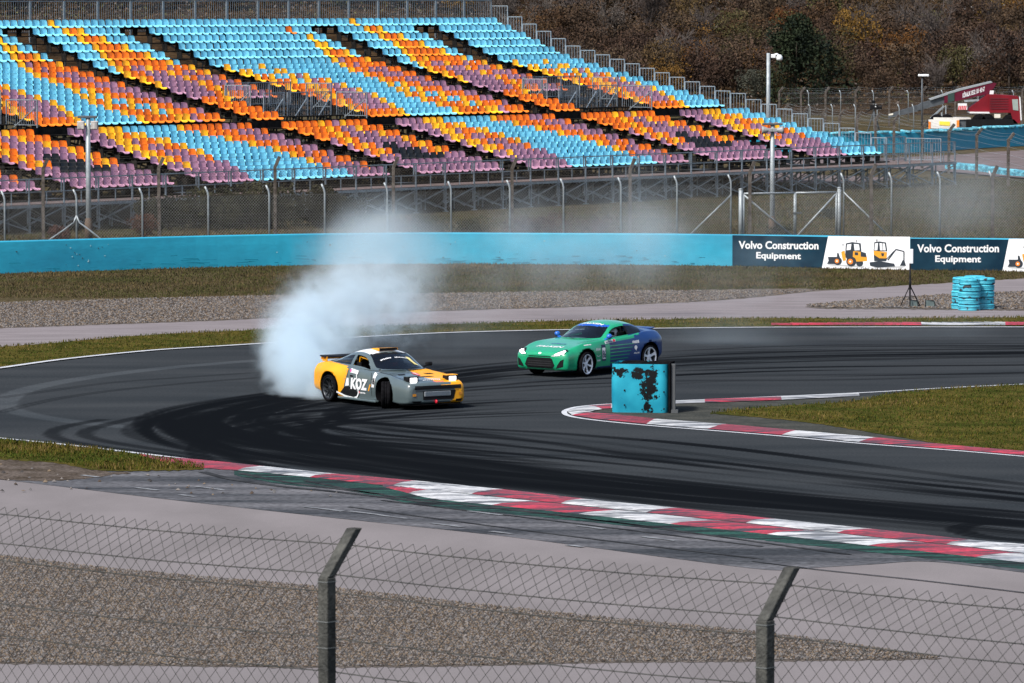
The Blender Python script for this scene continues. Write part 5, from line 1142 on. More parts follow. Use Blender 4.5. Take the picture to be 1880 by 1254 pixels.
def lower_body(root, keys, wells, wr, mats, cls, cab, wellw=.5):
    "keys: x, zb, zm, zs, zt, wb, wm, ws, wt"
    x0, x1 = min(k[0] for k in keys), max(k[0] for k in keys); ring = None; vs = []
    XS = [x0+(x1-x0)*i/120 for i in range(121)]; NX = 120
    for x in XS:
        zb, zm, zs, zt, wb, wm, ws, wt = crv(keys, x)
        ctrl = [(0,zb),(wb*.6,zb),(wb,zb+.01),(wm*.985,zb+.10),(wm,zm),(wm*.985,(zm+zs)/2+.03),(ws+.02,zs-.02),(ws-.03,zs+.012),(wt,zs+(zt-zs)*.55),(wt*.55,zs+(zt-zs)*.9),(0,zt)]
        P_ = interp([Vector((a,b,0)) for a,b in ctrl], 3); half = [(p.x,p.y) for p in P_]
        ringp = [(x,y,z) for y,z in half]+[(x,-y,z) for y,z in half[-2:0:-1]]; ring = len(ringp); vs += ringp
    mb = MB(); mb.add(vs, [(i*ring+j, i*ring+(j+1)%ring, (i+1)*ring+(j+1)%ring, (i+1)*ring+j) for i in range(NX) for j in range(ring)], 0, True)
    mb.add([vs[j] for j in range(ring)], [tuple(range(ring))]); mb.add(vs[-ring:], [tuple(range(ring))[::-1]])
    o = mb.build('body', mats); bm = bmesh.new(); bm.from_mesh(o.data); bmesh.ops.remove_doubles(bm, verts=bm.verts, dist=.0005); bmesh.ops.recalc_face_normals(bm, faces=bm.faces); bm.to_mesh(o.data); bm.free()
    full = BVHTree.FromPolygons([v.co.copy() for v in o.data.vertices], [tuple(p.vertices) for p in o.data.polygons])
    # wheel wells and cabin tub by boolean
    c = MB()
    for wx, zc in wells:
        for sy in (-1,1): c.lathe([(0,wellw),(wr,wellw),(wr,1.2),(0,1.2)], 40, (wx,0,zc), 'Y', 0, False, Matrix.Scale(sy,3,Vector((0,1,0))))
    bx0, bx1, bw_ = cab; c.box(((bx0+bx1)/2,0,.85), (bx1-bx0, bw_*2, .95))
    co = c.build('cutter', m_well); bo = o.modifiers.new('b','BOOLEAN'); bo.operation='DIFFERENCE'; bo.object=co; bo.solver='EXACT'; bo.material_mode = 'TRANSFER'
    bpy.context.view_layer.update(); dg = bpy.context.evaluated_depsgraph_get(); me = bpy.data.meshes.new_from_object(o.evaluated_get(dg)); me.name = 'body'
    bpy.data.objects.remove(o); bpy.data.objects.remove(co)
    names = [m.name for m in me.materials]; wi = names.index(m_well.name) if m_well.name in names else None
    if wi is None: me.materials.append(m_well); wi = len(me.materials)-1
    for p in me.polygons:
        if p.material_index != wi: p.material_index = cls(p.center, p.normal); 
    return link('body', me, root), full
def cabin(root, keys, N=70, mt=9, ms=7, mats=None, cls=None):
    "keys: x, zc, we, ze, wb, zb ; classes -> separate parts"
    x0, x1 = min(k[0] for k in keys), max(k[0] for k in keys); rows = []
    for i in range(N+1):
        x = x0+(x1-x0)*i/N; zc, we, ze, wb, zb = crv(keys, x); r = []
        for j in range(ms): t = j/ms; r.append((x, wb+(we-wb)*t+.018*math.sin(t*math.pi), zb+(ze-zb)*t))
        for j in range(mt+1):
            t = j/mt; y = we*(1-t); r.append((x, y, ze+(zc-ze)*(1-(1-t)**2.2)))
        rows.append(r+[(x,-y,z) for x,y,z in r[-2::-1]])
    n = len(rows[0]); parts = {}; V = [Vector(v) for r in rows for v in r]
    for i in range(N):
        for j in range(n-1):
            f = (i*n+j, i*n+j+1, (i+1)*n+j+1, (i+1)*n+j); c = sum((V[k] for k in f), Vector())/4; side = j < ms or j >= n-1-ms
            jj = j if j < ms else (n-2-j); x = c.x; zc, we, ze, wb, zb = crv(keys, x); key = cls(c, side, jj/ms, we, ze, zb, (we-abs(c.y)))
            if key: parts.setdefault(key, []).append(f)
    for (name, mat), fs in parts.items():
        used = sorted(set(k for f in fs for k in f)); mp = {k:i for i,k in enumerate(used)}; mb = MB(); mb.add([V[k] for k in used], [tuple(mp[k] for k in f) for f in fs], 0, True); mb.build(name, mats[mat], root, fix=True)
    return BVHTree.FromPolygons(V, [(i*n+j, i*n+j+1, (i+1)*n+j+1, (i+1)*n+j) for i in range(N) for j in range(n-1)])
def decal(name, vs, fs, org, u, v, d, mat, parent, bvh, off=.006, sub=2, mi=None):
    org, u, v, d = Vector(org), Vector(u).normalized(), Vector(v).normalized(), Vector(d).normalized(); bm = bmesh.new(); bv = [bm.verts.new((p[0],p[1],0)) for p in vs]
    for f in fs:
        try: bm.faces.new([bv[i] for i in f])
        except ValueError: pass
    bmesh.ops.triangulate(bm, faces=bm.faces); 
    for _ in range(sub):
        le = [e for e in bm.edges if e.calc_length() > .06]
        if le: bmesh.ops.subdivide_edges(bm, edges=le, cuts=1, use_grid_fill=True)
    bmesh.ops.triangulate(bm, faces=bm.faces); last = None
    for q in bm.verts:
        p = org+u*q.co.x+v*q.co.y; hit = bvh.ray_cast(p-d*2, d)
        if hit[0] is not None: q.co = hit[0]-d*off; last = q.co.copy()
        else: q.co = p
    me = bpy.data.meshes.new(name); bm.to_mesh(me); bm.free(); me.materials.append(mat); return link(name, me, parent)
def dtext(name, body, org, u, v, d, wd, ht, mat, parent, bvh, bold=.02, slant=0, off=.008):
    t, f = text_poly(body, bold); mx, my = t[:,0].max(), t[:,1].max(); vs = [((x+slant*y)/mx*wd, y/my*ht) for x,y,_ in t]
    return decal(name, vs, f, org, u, v, d, mat, parent, bvh, off, 1)
def dpoly(name, pts, org, u, v, d, mat, parent, bvh, off=.006): return decal(name, pts, [tuple(range(len(pts)))], org, u, v, d, mat, parent, bvh, off, 3)
def squiggle(name, org, u, v, d, wd, ht, mat, parent, bvh, n=8, seed=1, off=.008):
    g = np.random.default_rng(seed); vs, fs = [], []; x = 0; st = wd/n
    for i in range(n):
        w_ = st*g.uniform(.55,.85); h0 = ht*g.uniform(0,.15); h1 = ht*g.uniform(.8,1); k = len(vs); vs += [(x,h0),(x+w_,h0),(x+w_,h1),(x,h1)]; fs.append((k,k+1,k+2,k+3)); x += st
    return decal(name, vs, fs, org, u, v, d, mat, parent, bvh, off, 0)
def wheel(root, x, y, r, wd, spokes, m_rim, steer=0, side=1, disc=True, lip=None, spw=.05):
    w_ = empty('wheel', (0,0,0)); del_ = w_; w_.parent = root; w_.location = (x, y, r); w_.rotation_euler = (0,0,steer)
    mb = MB(); hw_ = wd/2; ri = r*.79
    mb.lathe([(ri,-hw_*.8),(r*.89,-hw_),(r*.965,-hw_*.92),(r,-hw_*.7),(r,-hw_*.25),(r-.008,-hw_*.24),(r-.008,-hw_*.16),(r,-hw_*.15),(r,hw_*.15),(r-.008,hw_*.16),(r-.008,hw_*.24),(r,hw_*.25),(r,hw_*.7),(r*.965,hw_*.92),(r*.89,hw_),(ri,hw_*.8)], 40, (0,0,0), 'Y'); mb.build('tyre', m_tyre, w_)
    mb = MB(); s = side
    mb.lathe([(ri+.004,s*hw_*.82),(ri-.012,s*hw_*.86),(ri-.022,s*hw_*.62)], 40, (0,0,0), 'Y'); mb.lathe([(ri-.022,s*hw_*.62),(ri-.024,s*hw_*.3),(ri-.03,-s*hw_*.7),(ri+.004,-s*hw_*.8)], 40, (0,0,0), 'Y', 1)
    mb.lathe([(0,s*hw_*.55),(.05,s*hw_*.55),(.065,s*hw_*.45),(.06,s*hw_*.2),(0,s*hw_*.2)], 20, (0,0,0), 'Y')
    for k in range(spokes):
        a = 2*math.pi*k/spokes+.3; c_, s_ = math.cos(a), math.sin(a); u = Vector((c_,0,s_)); t = Vector((-s_,0,c_)); q = []
        for rr, ww, yy in ((.045,spw*.9,s*hw_*.52),(ri*.55,spw*.7,s*hw_*.50),(ri-.012,spw*1.05,s*hw_*.72)):
            q += [u*rr+t*(-ww/2)+Vector((0,yy,0)), u*rr+t*(ww/2)+Vector((0,yy,0)), u*rr+t*(ww/2)+Vector((0,yy-s*.03,0)), u*rr+t*(-ww/2)+Vector((0,yy-s*.03,0))]
        mb.add(q, [(i*4+j, i*4+(j+1)%4, (i+1)*4+(j+1)%4, (i+1)*4+j) for i in range(2) for j in range(4)])
    mb.build('rim', [m_rim, m_dsteel], w_)
    mb = MB(); mb.lathe([(0,s*.01),(ri*.62,s*.01),(ri*.62,-s*.02),(0,-s*.02)], 24, (0,0,0), 'Y'); mb.build('brake_disc', flat('brake_disc_metal',(.03,.028,.028),.5,.4), w_)
    return w_
def driver(root_loc, rz, dx, dy, suit, helmet, label):
    r = empty('person', root_loc, rz, label, 'person'); bm = bmesh.new(); L = bm.verts.layers.skin.verify(); V = {}
    def vert(k, p, rad):
        v = bm.verts.new(Vector(p)+Vector((dx,dy,0))); v[L].radius = (rad,rad); V[k] = v
    pts = dict(pelvis=((-.28,0,.34),.15), waist=((-.33,0,.50),.13), chest=((-.40,0,.70),.16), neck=((-.42,0,.86),.06), head=((-.40,0,.98),.09),
      ls=((-.38,.19,.78),.07), le=((-.16,.27,.62),.05), lw=((.03,.17,.70),.035), lh=((.07,.16,.72),.032), rs=((-.38,-.19,.78),.07), re=((-.16,-.27,.62),.05), rw=((.03,-.17,.70),.035), rh=((.07,-.16,.72),.032),
      lk=((.10,.13,.50),.075), lf=((.42,.12,.22),.05), rk=((.10,-.13,.50),.075), rf=((.42,-.12,.22),.05))
    for k,(p,rad) in pts.items(): vert(k,p,rad)
    E_ = [('pelvis','waist'),('waist','chest'),('chest','neck'),('neck','head'),('chest','ls'),('ls','le'),('le','lw'),('lw','lh'),('chest','rs'),('rs','re'),('re','rw'),('rw','rh'),('pelvis','lk'),('lk','lf'),('pelvis','rk'),('rk','rf')]
    for s, h in ((1,'lh'),(-1,'rh')):
        b0 = pts[h][0]
        for i,(a,ln) in enumerate(((-.03,.05),(-.012,.058),(.006,.055),(.022,.045),(.03,.035))):
            vert(h+str(i),(b0[0]+ln*.6,b0[1]+a*.6,b0[2]+.01+a*.4),.010); vert(h+str(i)+'t',(b0[0]+ln*.7,b0[1]+a*.6-.0,b0[2]-.03),.009); E_ += [(h,h+str(i)),(h+str(i),h+str(i)+'t')]
    for a, b in E_: bm.edges.new((V[a],V[b]))
    V['pelvis'][L].use_root = True
    me = bpy.data.meshes.new('body'); bm.to_mesh(me); bm.free(); me.materials.append(suit); o = link('body', me, r); o.modifiers.new('s','SKIN'); sb = o.modifiers.new('ss','SUBSURF'); sb.levels = 1; sb.render_levels = 1
    mb = MB(); mb.lathe([(0,.15),(.07,.14),(.115,.09),(.135,.02),(.135,-.05),(.12,-.12),(.09,-.14)], 20, (-.40+dx,dy,1.0)); h = mb.build('helmet', helmet, r)
    mb = MB(); vs = []
    for i in range(9):
        a = -1.0+2.0*i/8
        for z in (-.035,.045): vs.append((-.40+dx+.140*math.cos(a), dy+.140*math.sin(a), 1.0+z))
    mb.add(vs, [(2*i,2*i+1,2*i+3,2*i+2) for i in range(8)]); mb.build('visor', flat('dark_visor',(.01,.01,.012),.1), h); return r
def interior(root, zf, seat_mat, xs_=-.42, cage=None, cagepts=None):
    for sy in (-1,1):
        st = MB(); st.box((xs_+.15, sy*.36, zf+.10),(.5,.46,.16),None,0,.04); st.box((xs_-.12, sy*.36, zf+.42),(.14,.48,.66),Matrix.Rotation(-.22,3,'Y'),0,.05); st.box((xs_-.20, sy*.36, zf+.80),(.10,.30,.18),None,0,.04)
        for t in (-1,1): st.box((xs_-.04, sy*.36+t*.23, zf+.50),(.26,.05,.44),None,0,.02)
        st.build('racing_seat', seat_mat, root)
    mb = MB(); mb.box((.48,0,.80),(.36,1.30,.16),None,0,.04); mb.build('dashboard', m_black, root)
    mb = MB(); rot = Matrix.Rotation(R(65),3,'Y'); n_=20; c = Vector((.16,.36,.80)); pts = [c+rot@Vector((.16*math.cos(2*math.pi*i/n_), .16*math.sin(2*math.pi*i/n_), 0)) for i in range(n_+1)]; mb.tube(pts,.014,6,0,False); mb.tube([c, c+Vector((.3,0,-.05))],.02,6)
    for a in (0,2.1,4.2): mb.tube([c, c+rot@Vector((.16*math.cos(a),.16*math.sin(a),0))],.01,5)
    mb.build('steering_wheel', m_black, root)
    if cage: 
        mb = MB()
        for pts in cagepts:
            mb.tube(pts,.022,7)
            if any(abs(p[1])>.01 for p in pts): mb.tube([(x,-y,z) for x,y,z in pts],.022,7)
        mb.build('roll_cage', cage, root)
Z = Vector((0,0,1))
# ------------------------------------------------------------------ green and blue coupe
gc = empty('sports_coupe', (0,0,0), 0, 'green and blue race coupe with white wheels, further back behind the turquoise block', 'race car')
p_green = paint('green_paint', (.006,.26,.12), .3, .7); p_dblue = paint('royal_blue_paint', (.004,.03,.13), .35, .3); p_sil = flat('silver_rim', (.74,.74,.76), .45, .0)
K = [(2.135,.30,.42,.56,.60,.42,.50,.46,.36),(2.10,.22,.42,.62,.655,.68,.75,.67,.50),(1.99,.19,.43,.68,.70,.79,.86,.77,.56),(1.80,.18,.44,.735,.755,.80,.86,.77,.58),(1.55,.19,.46,.80,.80,.82,.90,.81,.60),(1.285,.19,.48,.85,.835,.82,.92,.80,.60),(.95,.17,.46,.865,.88,.80,.895,.79,.62),(.6,.16,.45,.875,.925,.80,.87,.80,.64),(0,.16,.46,.89,.93,.80,.87,.81,.66),(-.6,.16,.48,.92,.94,.80,.88,.81,.66),(-1.0,.18,.52,.965,.96,.81,.91,.79,.64),(-1.285,.19,.55,.985,1.0,.82,.93,.77,.62),(-1.6,.22,.56,.97,1.035,.80,.91,.745,.60),(-1.82,.27,.57,.945,1.03,.74,.86,.71,.56),(-1.93,.32,.58,.90,.99,.62,.78,.64,.50),(-1.99,.40,.58,.82,.90,.46,.64,.54,.42)]
def gcls(c, n):
    x, z, ay = c.x, c.z, abs(c.y)
    if ay > .70 and n.z < .55:
        lim = -.42-.50*(z-.3)
        if x < lim: return 1
        if x < .30 and z < .84: return 1
        if z < .21 and x < .95: return 1
        return 0
    return 1 if x < -.95-.1*math.sin(ay*4) else 0
body, bv = lower_body(gc, K, [(1.285,.34),(-1.285,.34)], .385, [p_green, p_dblue], gcls, (-1.15,.46,.66), .58)
C = [(.80,.925,.02,.925,.03,.92),(.74,.95,.36,.92,.36,.915),(.60,1.005,.60,.905,.61,.90),(.44,1.068,.705,.900,.735,.885),(.2,1.15,.665,1.02,.76,.895),(-.02,1.232,.60,1.145,.765,.90),(-.2,1.272,.575,1.195,.765,.90),(-.5,1.292,.56,1.215,.765,.91),(-.8,1.272,.55,1.195,.755,.925),(-1.1,1.212,.53,1.13,.73,.95),(-1.4,1.115,.50,1.040,.68,.975),(-1.65,1.055,.46,1.0,.58,.985),(-1.78,1.03,.40,.99,.46,.98)]
C = [(x, .92+(zc-.92)*1.06, we, .92+(ze-.92)*1.06, wb, zb) for x,zc,we,ze,wb,zb in C]
def gcab(c, side, t, we, ze, zb, din):
    if side:
        if -1.17 < c.x < .33 and t > .06 and c.z < ze-.035 and ze-zb > .07:
            if -.60 < c.x < -.53: return ('pillar_trim','blk')
            return ('side_glass' if c.x < -.56 else None, 'gl') if c.x < -.56 else None
        return ('roof','b' if c.x < -.55 else 'g')
    xt = -.02-.16*(abs(c.y)/.6)**2
    if c.x > xt and din > .045: return ('windshield','gl') if c.x > xt+.13 else ('sun_strip','sb')
    if -1.55 < c.x < -1.0 and din > .06: return ('rear_window','gl')
    return ('roof','b' if c.x < -.85-.3*abs(c.y) else 'g')
m_sb = flat('banner_blue', (.01,.07,.36), .3)
cvg = cabin(gc, C, mats={'g':p_green,'b':p_dblue,'gl':m_glass,'blk':m_black,'sb':m_sb}, cls=gcab)
interior(gc, .32, m_black, -.40, m_dsteel, [[(.40,.62,.80),(.05,.55,1.10),(-.5,.53,1.15),(-.55,.60,.5)],[(-.52,-.53,1.13),(-.52,.53,1.13)]])
for sy, st in ((1,R(8)),(-1,R(8))):
    wheel(gc, 1.285, sy*.80, .322, .235, 6, p_sil, st, sy, spw=.05); wheel(gc, -1.285, sy*.81, .322, .245, 5, p_sil, 0, sy, spw=.075)
FX = Vector((-1,0,0)); 
grl = [(-.42,.25),(.42,.25),(.50,.33),(.42,.50),(.36,.525),(-.36,.525),(-.42,.50),(-.50,.33)]
g1 = dpoly('grille', grl, (2.2,0,0), (0,1,0), Z, FX, m_black, gc, bv, .006)
for k in range(3): squ = dpoly('grille_bar', [(-.40,.31+k*.06),(.40,.31+k*.06),(.40,.32+k*.06),(-.40,.32+k*.06)], (2.2,0,0), (0,1,0), Z, FX, flat('dark_bar',(.02,.02,.022),.7), g1, bv, .012)
dpoly('upper_slot', [(-.38,.545),(.38,.545),(.36,.565),(-.36,.565)], (2.2,0,0), (0,1,0), Z, FX, m_black, gc, bv)
for sy in (-1,1):
    q = [(.56,.26),(.78,.30),(.80,.50),(.70,.46),(.60,.34)]; dpoly('bumper_vent', [(a*sy,b) for a,b in q], (2.2,0,0), (0,1,0), Z, Vector((-1,-sy*.25,0)), m_black, gc, bv)
    q = [(.46,.60),(.62,.585),(.83,.655),(.90,.745),(.80,.775),(.64,.715)]; dpoly('headlight_bezel', [(a*sy,b) for a,b in q], (2.2,0,0), (0,1,0), Z, Vector((-1,-sy*.35,-.1)), m_black, gc, bv, .007)
    q = [(.50,.615),(.62,.60),(.80,.66),(.84,.725),(.78,.74),(.66,.69)]; dpoly('headlight', [(a*sy,b) for a,b in q], (2.2,0,0), (0,1,0), Z, Vector((-1,-sy*.35,-.1)), m_lit, gc, bv, .012)
    mb = MB(); mb.add([(2.13,sy*.46,.205),(2.02,sy*.74,.20),(1.7,sy*.88,.20),(1.7,sy*.80,.20),(1.95,sy*.66,.20),(2.02,sy*.46,.205)], [(0,1,2,3,4,5)]); mb.build('splitter', p_green, gc)
    mb = MB(); mb.lathe([(0,.08),(.04,.07),(.068,.035),(.072,-.02),(.055,-.05),(0,-.06)], 16, (.36,sy*.88,.975), 'X'); mb.bar((.38,sy*.74,.90),(.38,sy*.87,.93),.04); mb.build('mirror', flat('mirror_blue',(.015,.10,.42),.3), gc)
dpoly('hood_emblem', [(.05*math.cos(t*.52),.024*math.sin(t*.52)) for t in range(12)], (2.2,0,.635), (0,1,0), Z, FX, p_sil, gc, bv, .01)
mb = MB(); mb.add([(-.95,-.01,1.25),(-1.10,-.01,1.21),(-1.10,-.01,1.31),(-.95,.01,1.25),(-1.10,.01,1.21),(-1.10,.01,1.31)], [(0,1,2),(5,4,3),(0,3,4,1),(1,4,5,2),(2,5,3,0)]); mb.build('roof_fin', m_black, gc)
mb = MB(); mb.box((-1.88,0,1.03),(.16,1.05,.03),Matrix.Rotation(.10,3,'Y'),0,.01); mb.build('boot_spoiler', p_dblue, gc)
LS = dict(u=(-1,0,0), v=Z, d=(0,-1,0)); LW = m_wht   # left side: text reads towards the rear
HU, HV, HD = (0,1,0), (-1,0,.25), (0,0,-1)
dtext('lettering','FALKEN',(.02,-.34,0),(0,1,0),(-1,0,0),HD,.68,.085,m_wht,gc,cvg,.03,.2,.012)
dtext('lettering','FALKEN',(-.70,0,.925),(-1,0,.10),Z,(0,-1,-.1),.62,.105,m_wht,gc,bv,.04,.2)
dpoly('lettering', [(0,0),(.10,0),(.10,.10),(.02,.10)], (-.72,0,.925),(-1,0,.10),Z,(0,-1,-.1), flat('sticker_red',(.55,.02,.04),.5), gc, bv, .010)
nb = dpoly('number_panel', [(0,0),(.16,0),(.16,.42),(0,.42)], (.66,0,.36), **LS, mat=flat('number_navy',(.01,.02,.06),.5), parent=gc, bvh=bv, off=.008)
dpoly('number_field', [(.015,.05),(.145,.05),(.145,.34),(.015,.34)], (.66,0,.36), **LS, mat=m_wht, parent=gc, bvh=bv, off=.012)
dtext('lettering','86',(.636,0,.43),wd=.115,ht=.21,mat=flat('number_navy'),parent=gc,bvh=bv,bold=.03,off=.017,**LS)
for k_ in range(6):
    for sy_, D_ in ((1,(0,-1,0)),(-1,(0,1,0))): dpoly('green_stripe', [(.31,.27+.088*k_),(-.45-.06*k_+.1,.275+.088*k_),(-.45-.06*k_+.1,.29+.088*k_),(.31,.27+.03+.088*k_)], (0,0,0), (1,0,0), Z, D_, p_green, gc, bv, .006)
dpoly('sticker', [(0,0),(.44,.03),(.44,.10),(0,.07)], (.50,0,.79), **LS, mat=m_wht, parent=gc, bvh=bv, off=.008); squiggle('lettering',(.46,0,.815),wd=.27,ht=.035,mat=flat('number_navy'),parent=gc,bvh=bv,n=9,seed=4,off=.012,**LS)
dpoly('sticker', [(.33,.035),(.42,.035),(.42,.095),(.33,.095)], (.50,0,.79), **LS, mat=flat('sticker_red'), parent=gc, bvh=bv, off=.013)
squiggle('lettering',(.90,0,.64),wd=.19,ht=.07,mat=m_wht,parent=gc,bvh=bv,n=5,seed=2,**LS); squiggle('lettering',(.88,0,.36),wd=.16,ht=.05,mat=m_wht,parent=gc,bvh=bv,n=4,seed=3,**LS)
squiggle('lettering',(1.35,0,.80),wd=.30,ht=.03,mat=m_wht,parent=gc,bvh=bv,n=12,seed=5,**LS)
ring_ = [(.08+.08*math.cos(t*.52),.04+.035*math.sin(t*.52)) for t in range(12)]+[(.08+.065*math.cos(-t*.52),.04+.024*math.sin(-t*.52)) for t in range(12)]
dpoly('sticker', [(.09+.09*math.cos(math.pi+t*.39),.05+.045*math.sin(math.pi+t*.39)) for t in range(9)]+[(.09+.075*math.cos(2*math.pi-t*.39),.05+.032*math.sin(2*math.pi-t*.39)) for t in range(9)], (.90,0,.48), **LS, mat=m_wht, parent=gc, bvh=bv)
squiggle('lettering',(-.60,0,.72),wd=.26,ht=.085,mat=m_wht,parent=gc,bvh=bv,n=7,seed=8,**LS)
dpoly('emblem', [(.055*math.cos(t*.52),.06+.06*math.sin(t*.52)) for t in range(10)]+[(0,-.04)], (-.72,0,.55), **LS, mat=m_wht, parent=gc, bvh=bv); dtext('lettering','ARLON',(-.63,0,.45),wd=.22,ht=.04,mat=m_wht,parent=gc,bvh=bv,**LS)
dtext('lettering','FALKEN',(2.2,.42,.555),(0,1,.12),Z,Vector((-1,-.2,0)),.26,.035,m_wht,gc,bv,.03,.2)
dtext('lettering','FALKEN',(1.78,-.42,1),(0,1,0),(-1,0,0),HD,.84,.12,m_wht,gc,bv,.03,.2); squiggle('lettering',(1.45,-.2,1),(0,1,0),(-1,0,0),HD,.5,.09,flat('hood_print',(.02,.05,.16),.4),gc,bv,6,12)
# ------------------------------------------------------------------ grey and yellow coupe
yc = empty('drift_coupe', (0,0,0), 0, 'grey and yellow drift coupe with raised headlights, smoking its rear tyres', 'race car')
p_grey = paint('grey_paint', (.07,.095,.10), .3, .6); p_yel = paint('yellow_paint', (.66,.28,.0), .5, .05); p_white = paint('white_paint', (.62,.63,.63))
K = [(2.23,.20,.36,.52,.575,.60,.70,.66,.52),(2.18,.15,.36,.595,.635,.72,.79,.73,.58),(2.05,.13,.37,.64,.67,.78,.83,.76,.60),(1.85,.12,.38,.69,.712,.80,.855,.78,.62),(1.55,.14,.42,.73,.735,.82,.895,.80,.62),(1.2375,.15,.44,.78,.775,.83,.93,.78,.60),(.9,.13,.43,.80,.82,.80,.89,.77,.62),(.65,.12,.42,.82,.87,.80,.85,.78,.64),(0,.12,.42,.85,.88,.80,.85,.79,.66),(-.6,.12,.44,.875,.90,.81,.87,.79,.66),(-.95,.14,.50,.90,.92,.83,.93,.79,.64),(-1.2375,.16,.54,.92,.935,.84,.965,.78,.62),(-1.6,.18,.54,.925,.95,.82,.94,.77,.62),(-1.88,.22,.52,.90,.95,.78,.88,.74,.60),(-2.05,.24,.50,.86,.92,.76,.86,.75,.60),(-2.12,.30,.50,.80,.86,.70,.80,.70,.56)]
def ycls(c, n):
    x, y, z = c.x, c.y, c.z
    if n.x > .45 and x > 1.95: return 1 if y > .42 else 0
    if n.z > .5:
        if x > .6: return 1 if y > .06-.10*(x-1.2) else 0
        return 1 if x < -.6 else 0
    if x < -.52-.35*(.85-z): return 1
    if y > 0 and x > 1.6: return 1
    if x < -.10 and z < .20: return 1
    return 0
body, bv = lower_body(yc, K, [(1.2375,.34),(-1.2375,.34)], .40, [p_grey, p_yel], ycls, (-1.3,.52,.66), .58)
C = [(.86,.865,.02,.865,.03,.86),(.78,.90,.40,.865,.41,.86),(.62,.97,.64,.86,.65,.85),(.48,1.03,.69,.865,.72,.85),(.3,1.10,.655,.96,.745,.86),(.08,1.185,.59,1.095,.745,.865),(-.1,1.225,.565,1.15,.745,.87),(-.4,1.245,.55,1.17,.745,.88),(-.7,1.225,.545,1.15,.735,.89),(-1.0,1.165,.53,1.085,.715,.905),(-1.4,1.065,.51,.995,.67,.925),(-1.75,.99,.48,.95,.56,.93),(-1.95,.955,.42,.935,.44,.93)]
C = [(x, .862+(zc-.862)*1.16, we, .862+(ze-.862)*1.16, wb, zb) for x,zc,we,ze,wb,zb in C]
def ycab(c, side, t, we, ze, zb, din):
    if side:
        if -1.45 < c.x < .36 and t > .05 and c.z < ze-.035 and ze-zb > .06:
            if -.56 < c.x < -.44: return ('roof','gr')
            if c.x > -.5: return None
            return ('quarter_glass','gl')
        return ('roof','gr')
    xt = .08-.14*(abs(c.y)/.58)**2
    if c.x > xt and abs(c.y)/max(we,.01) < .9: return ('windshield','gl') if c.x > xt+.09 else ('sun_strip','blk')
    rt_ = abs(c.y)/max(we,.01)
    if -1.8 < c.x < -.82 and rt_ < .9: return ('rear_window','gl')
    return ('roof','gr' if rt_ > .9 or c.x > .03 else 'wh')
cvy = cabin(yc, C, mats={'gr':p_grey,'wh':p_white,'gl':m_glass,'blk':m_black}, cls=ycab)
interior(yc, .28, m_black, -.36, p_yel, [[(.45,.60,.78),(.10,.54,1.06),(-.42,.52,1.12),(-.50,.58,.45)],[(-.40,-.50,1.11),(-.40,.50,1.11)],[(-.40,.45,1.10),(-1.0,.50,.75)]])
m_drim = flat('dark_rim', (.03,.034,.04), .35, .6)
for sy in (-1,1):
    wheel(yc, 1.2375, sy*.82, .32, .235, 10, m_drim, R(-33), sy, spw=.03); wheel(yc, -1.2375, sy*.84, .325, .26, 10, m_drim, 0, sy, spw=.03)
dpoly('yellow_corner', [(.42,.17),(.71,.17),(.72,.50),(.66,.585),(.10,.585),(.14,.56),(.46,.56),(.50,.44)], (2.3,0,0),(0,1,0),Z,FX,p_yel,yc,bv,.004)
dpoly('nose_slot', [(-.64,.485),(.66,.485),(.68,.575),(-.62,.575)], (2.3,0,0),(0,1,0),Z,FX,m_black,yc,bv,.010)
dpoly('lower_intake', [(-.40,.235),(.46,.235),(.52,.45),(-.40,.45)], (2.3,0,0),(0,1,0),Z,FX,m_black,yc,bv,.008)
ic = MB(); ic.box((2.235,0,.375),(.03,.74,.115),None,0,.01); ico = ic.build('intercooler', flat('intercooler_metal',(.42,.45,.47),.4,.6), yc)
ic = MB(); [ic.box((2.252,0,.335+k*.022),(.008,.68,.006)) for k in range(5)]; ic.build('fins', m_dsteel, ico)
for q in ([(-.66,.165),(-.46,.165),(-.44,.215),(-.70,.215)], [(.52,.175),(.68,.175),(.72,.235),(.52,.235)]): dpoly('bumper_duct', q, (2.3,0,0),(0,1,0),Z,FX,m_black,yc,bv,.008)
mb = MB(); mb.tube([(2.2,-.06,.19),(2.27,-.06,.19)],.012,6); mb.lathe([(.02,-.012),(.045,-.012),(.045,.012),(.02,.012),(.02,-.012)],12,(2.28,-.06,.19),'Y'); mb.build('tow_hook', flat('tow_red',(.55,.01,.03),.5), yc)
mb = MB(); mb.add([(2.27,-.60,.125),(2.27,.60,.125),(2.12,.80,.125),(1.85,.86,.125),(1.85,-.86,.125),(2.12,-.80,.125)], [(0,1,2,3,4,5)]); mb.add([(2.27,-.60,.11),(2.27,.60,.11),(2.12,.80,.11),(1.85,.86,.11),(1.85,-.86,.11),(2.12,-.80,.11)], [(5,4,3,2,1,0)]); mb.build('splitter', m_black, yc)
for sy in (-1,1):
    mb = MB(); rot = Matrix.Rotation(.0,3,'Y'); mb.box((1.93,sy*.55,.705),(.22,.30,.15),None,0,.02); hl = mb.build('headlight_pod', m_black, yc)
    mb = MB(); mb.box((2.045,sy*.55,.71),(.012,.19,.095),None,0,.005); mb.build('headlight', m_lit, hl)
    mb = MB(); mb.box((1.92,sy*.55,.79),(.24,.31,.02),None,0,.008); mb.build('lid', p_grey if sy<0 else p_yel, hl)
    mb = MB(); mb.box((0.05,sy*.885,.135),(1.75,.10,.05),None,0,.015); mb.build('side_skirt', p_grey, yc)
mb = MB(); mb.box((.42,.90,.95),(.10,.17,.10),None,0,.03); mb.bar((.44,.74,.89),(.43,.88,.93),.03); mb.build('mirror', m_black, yc)
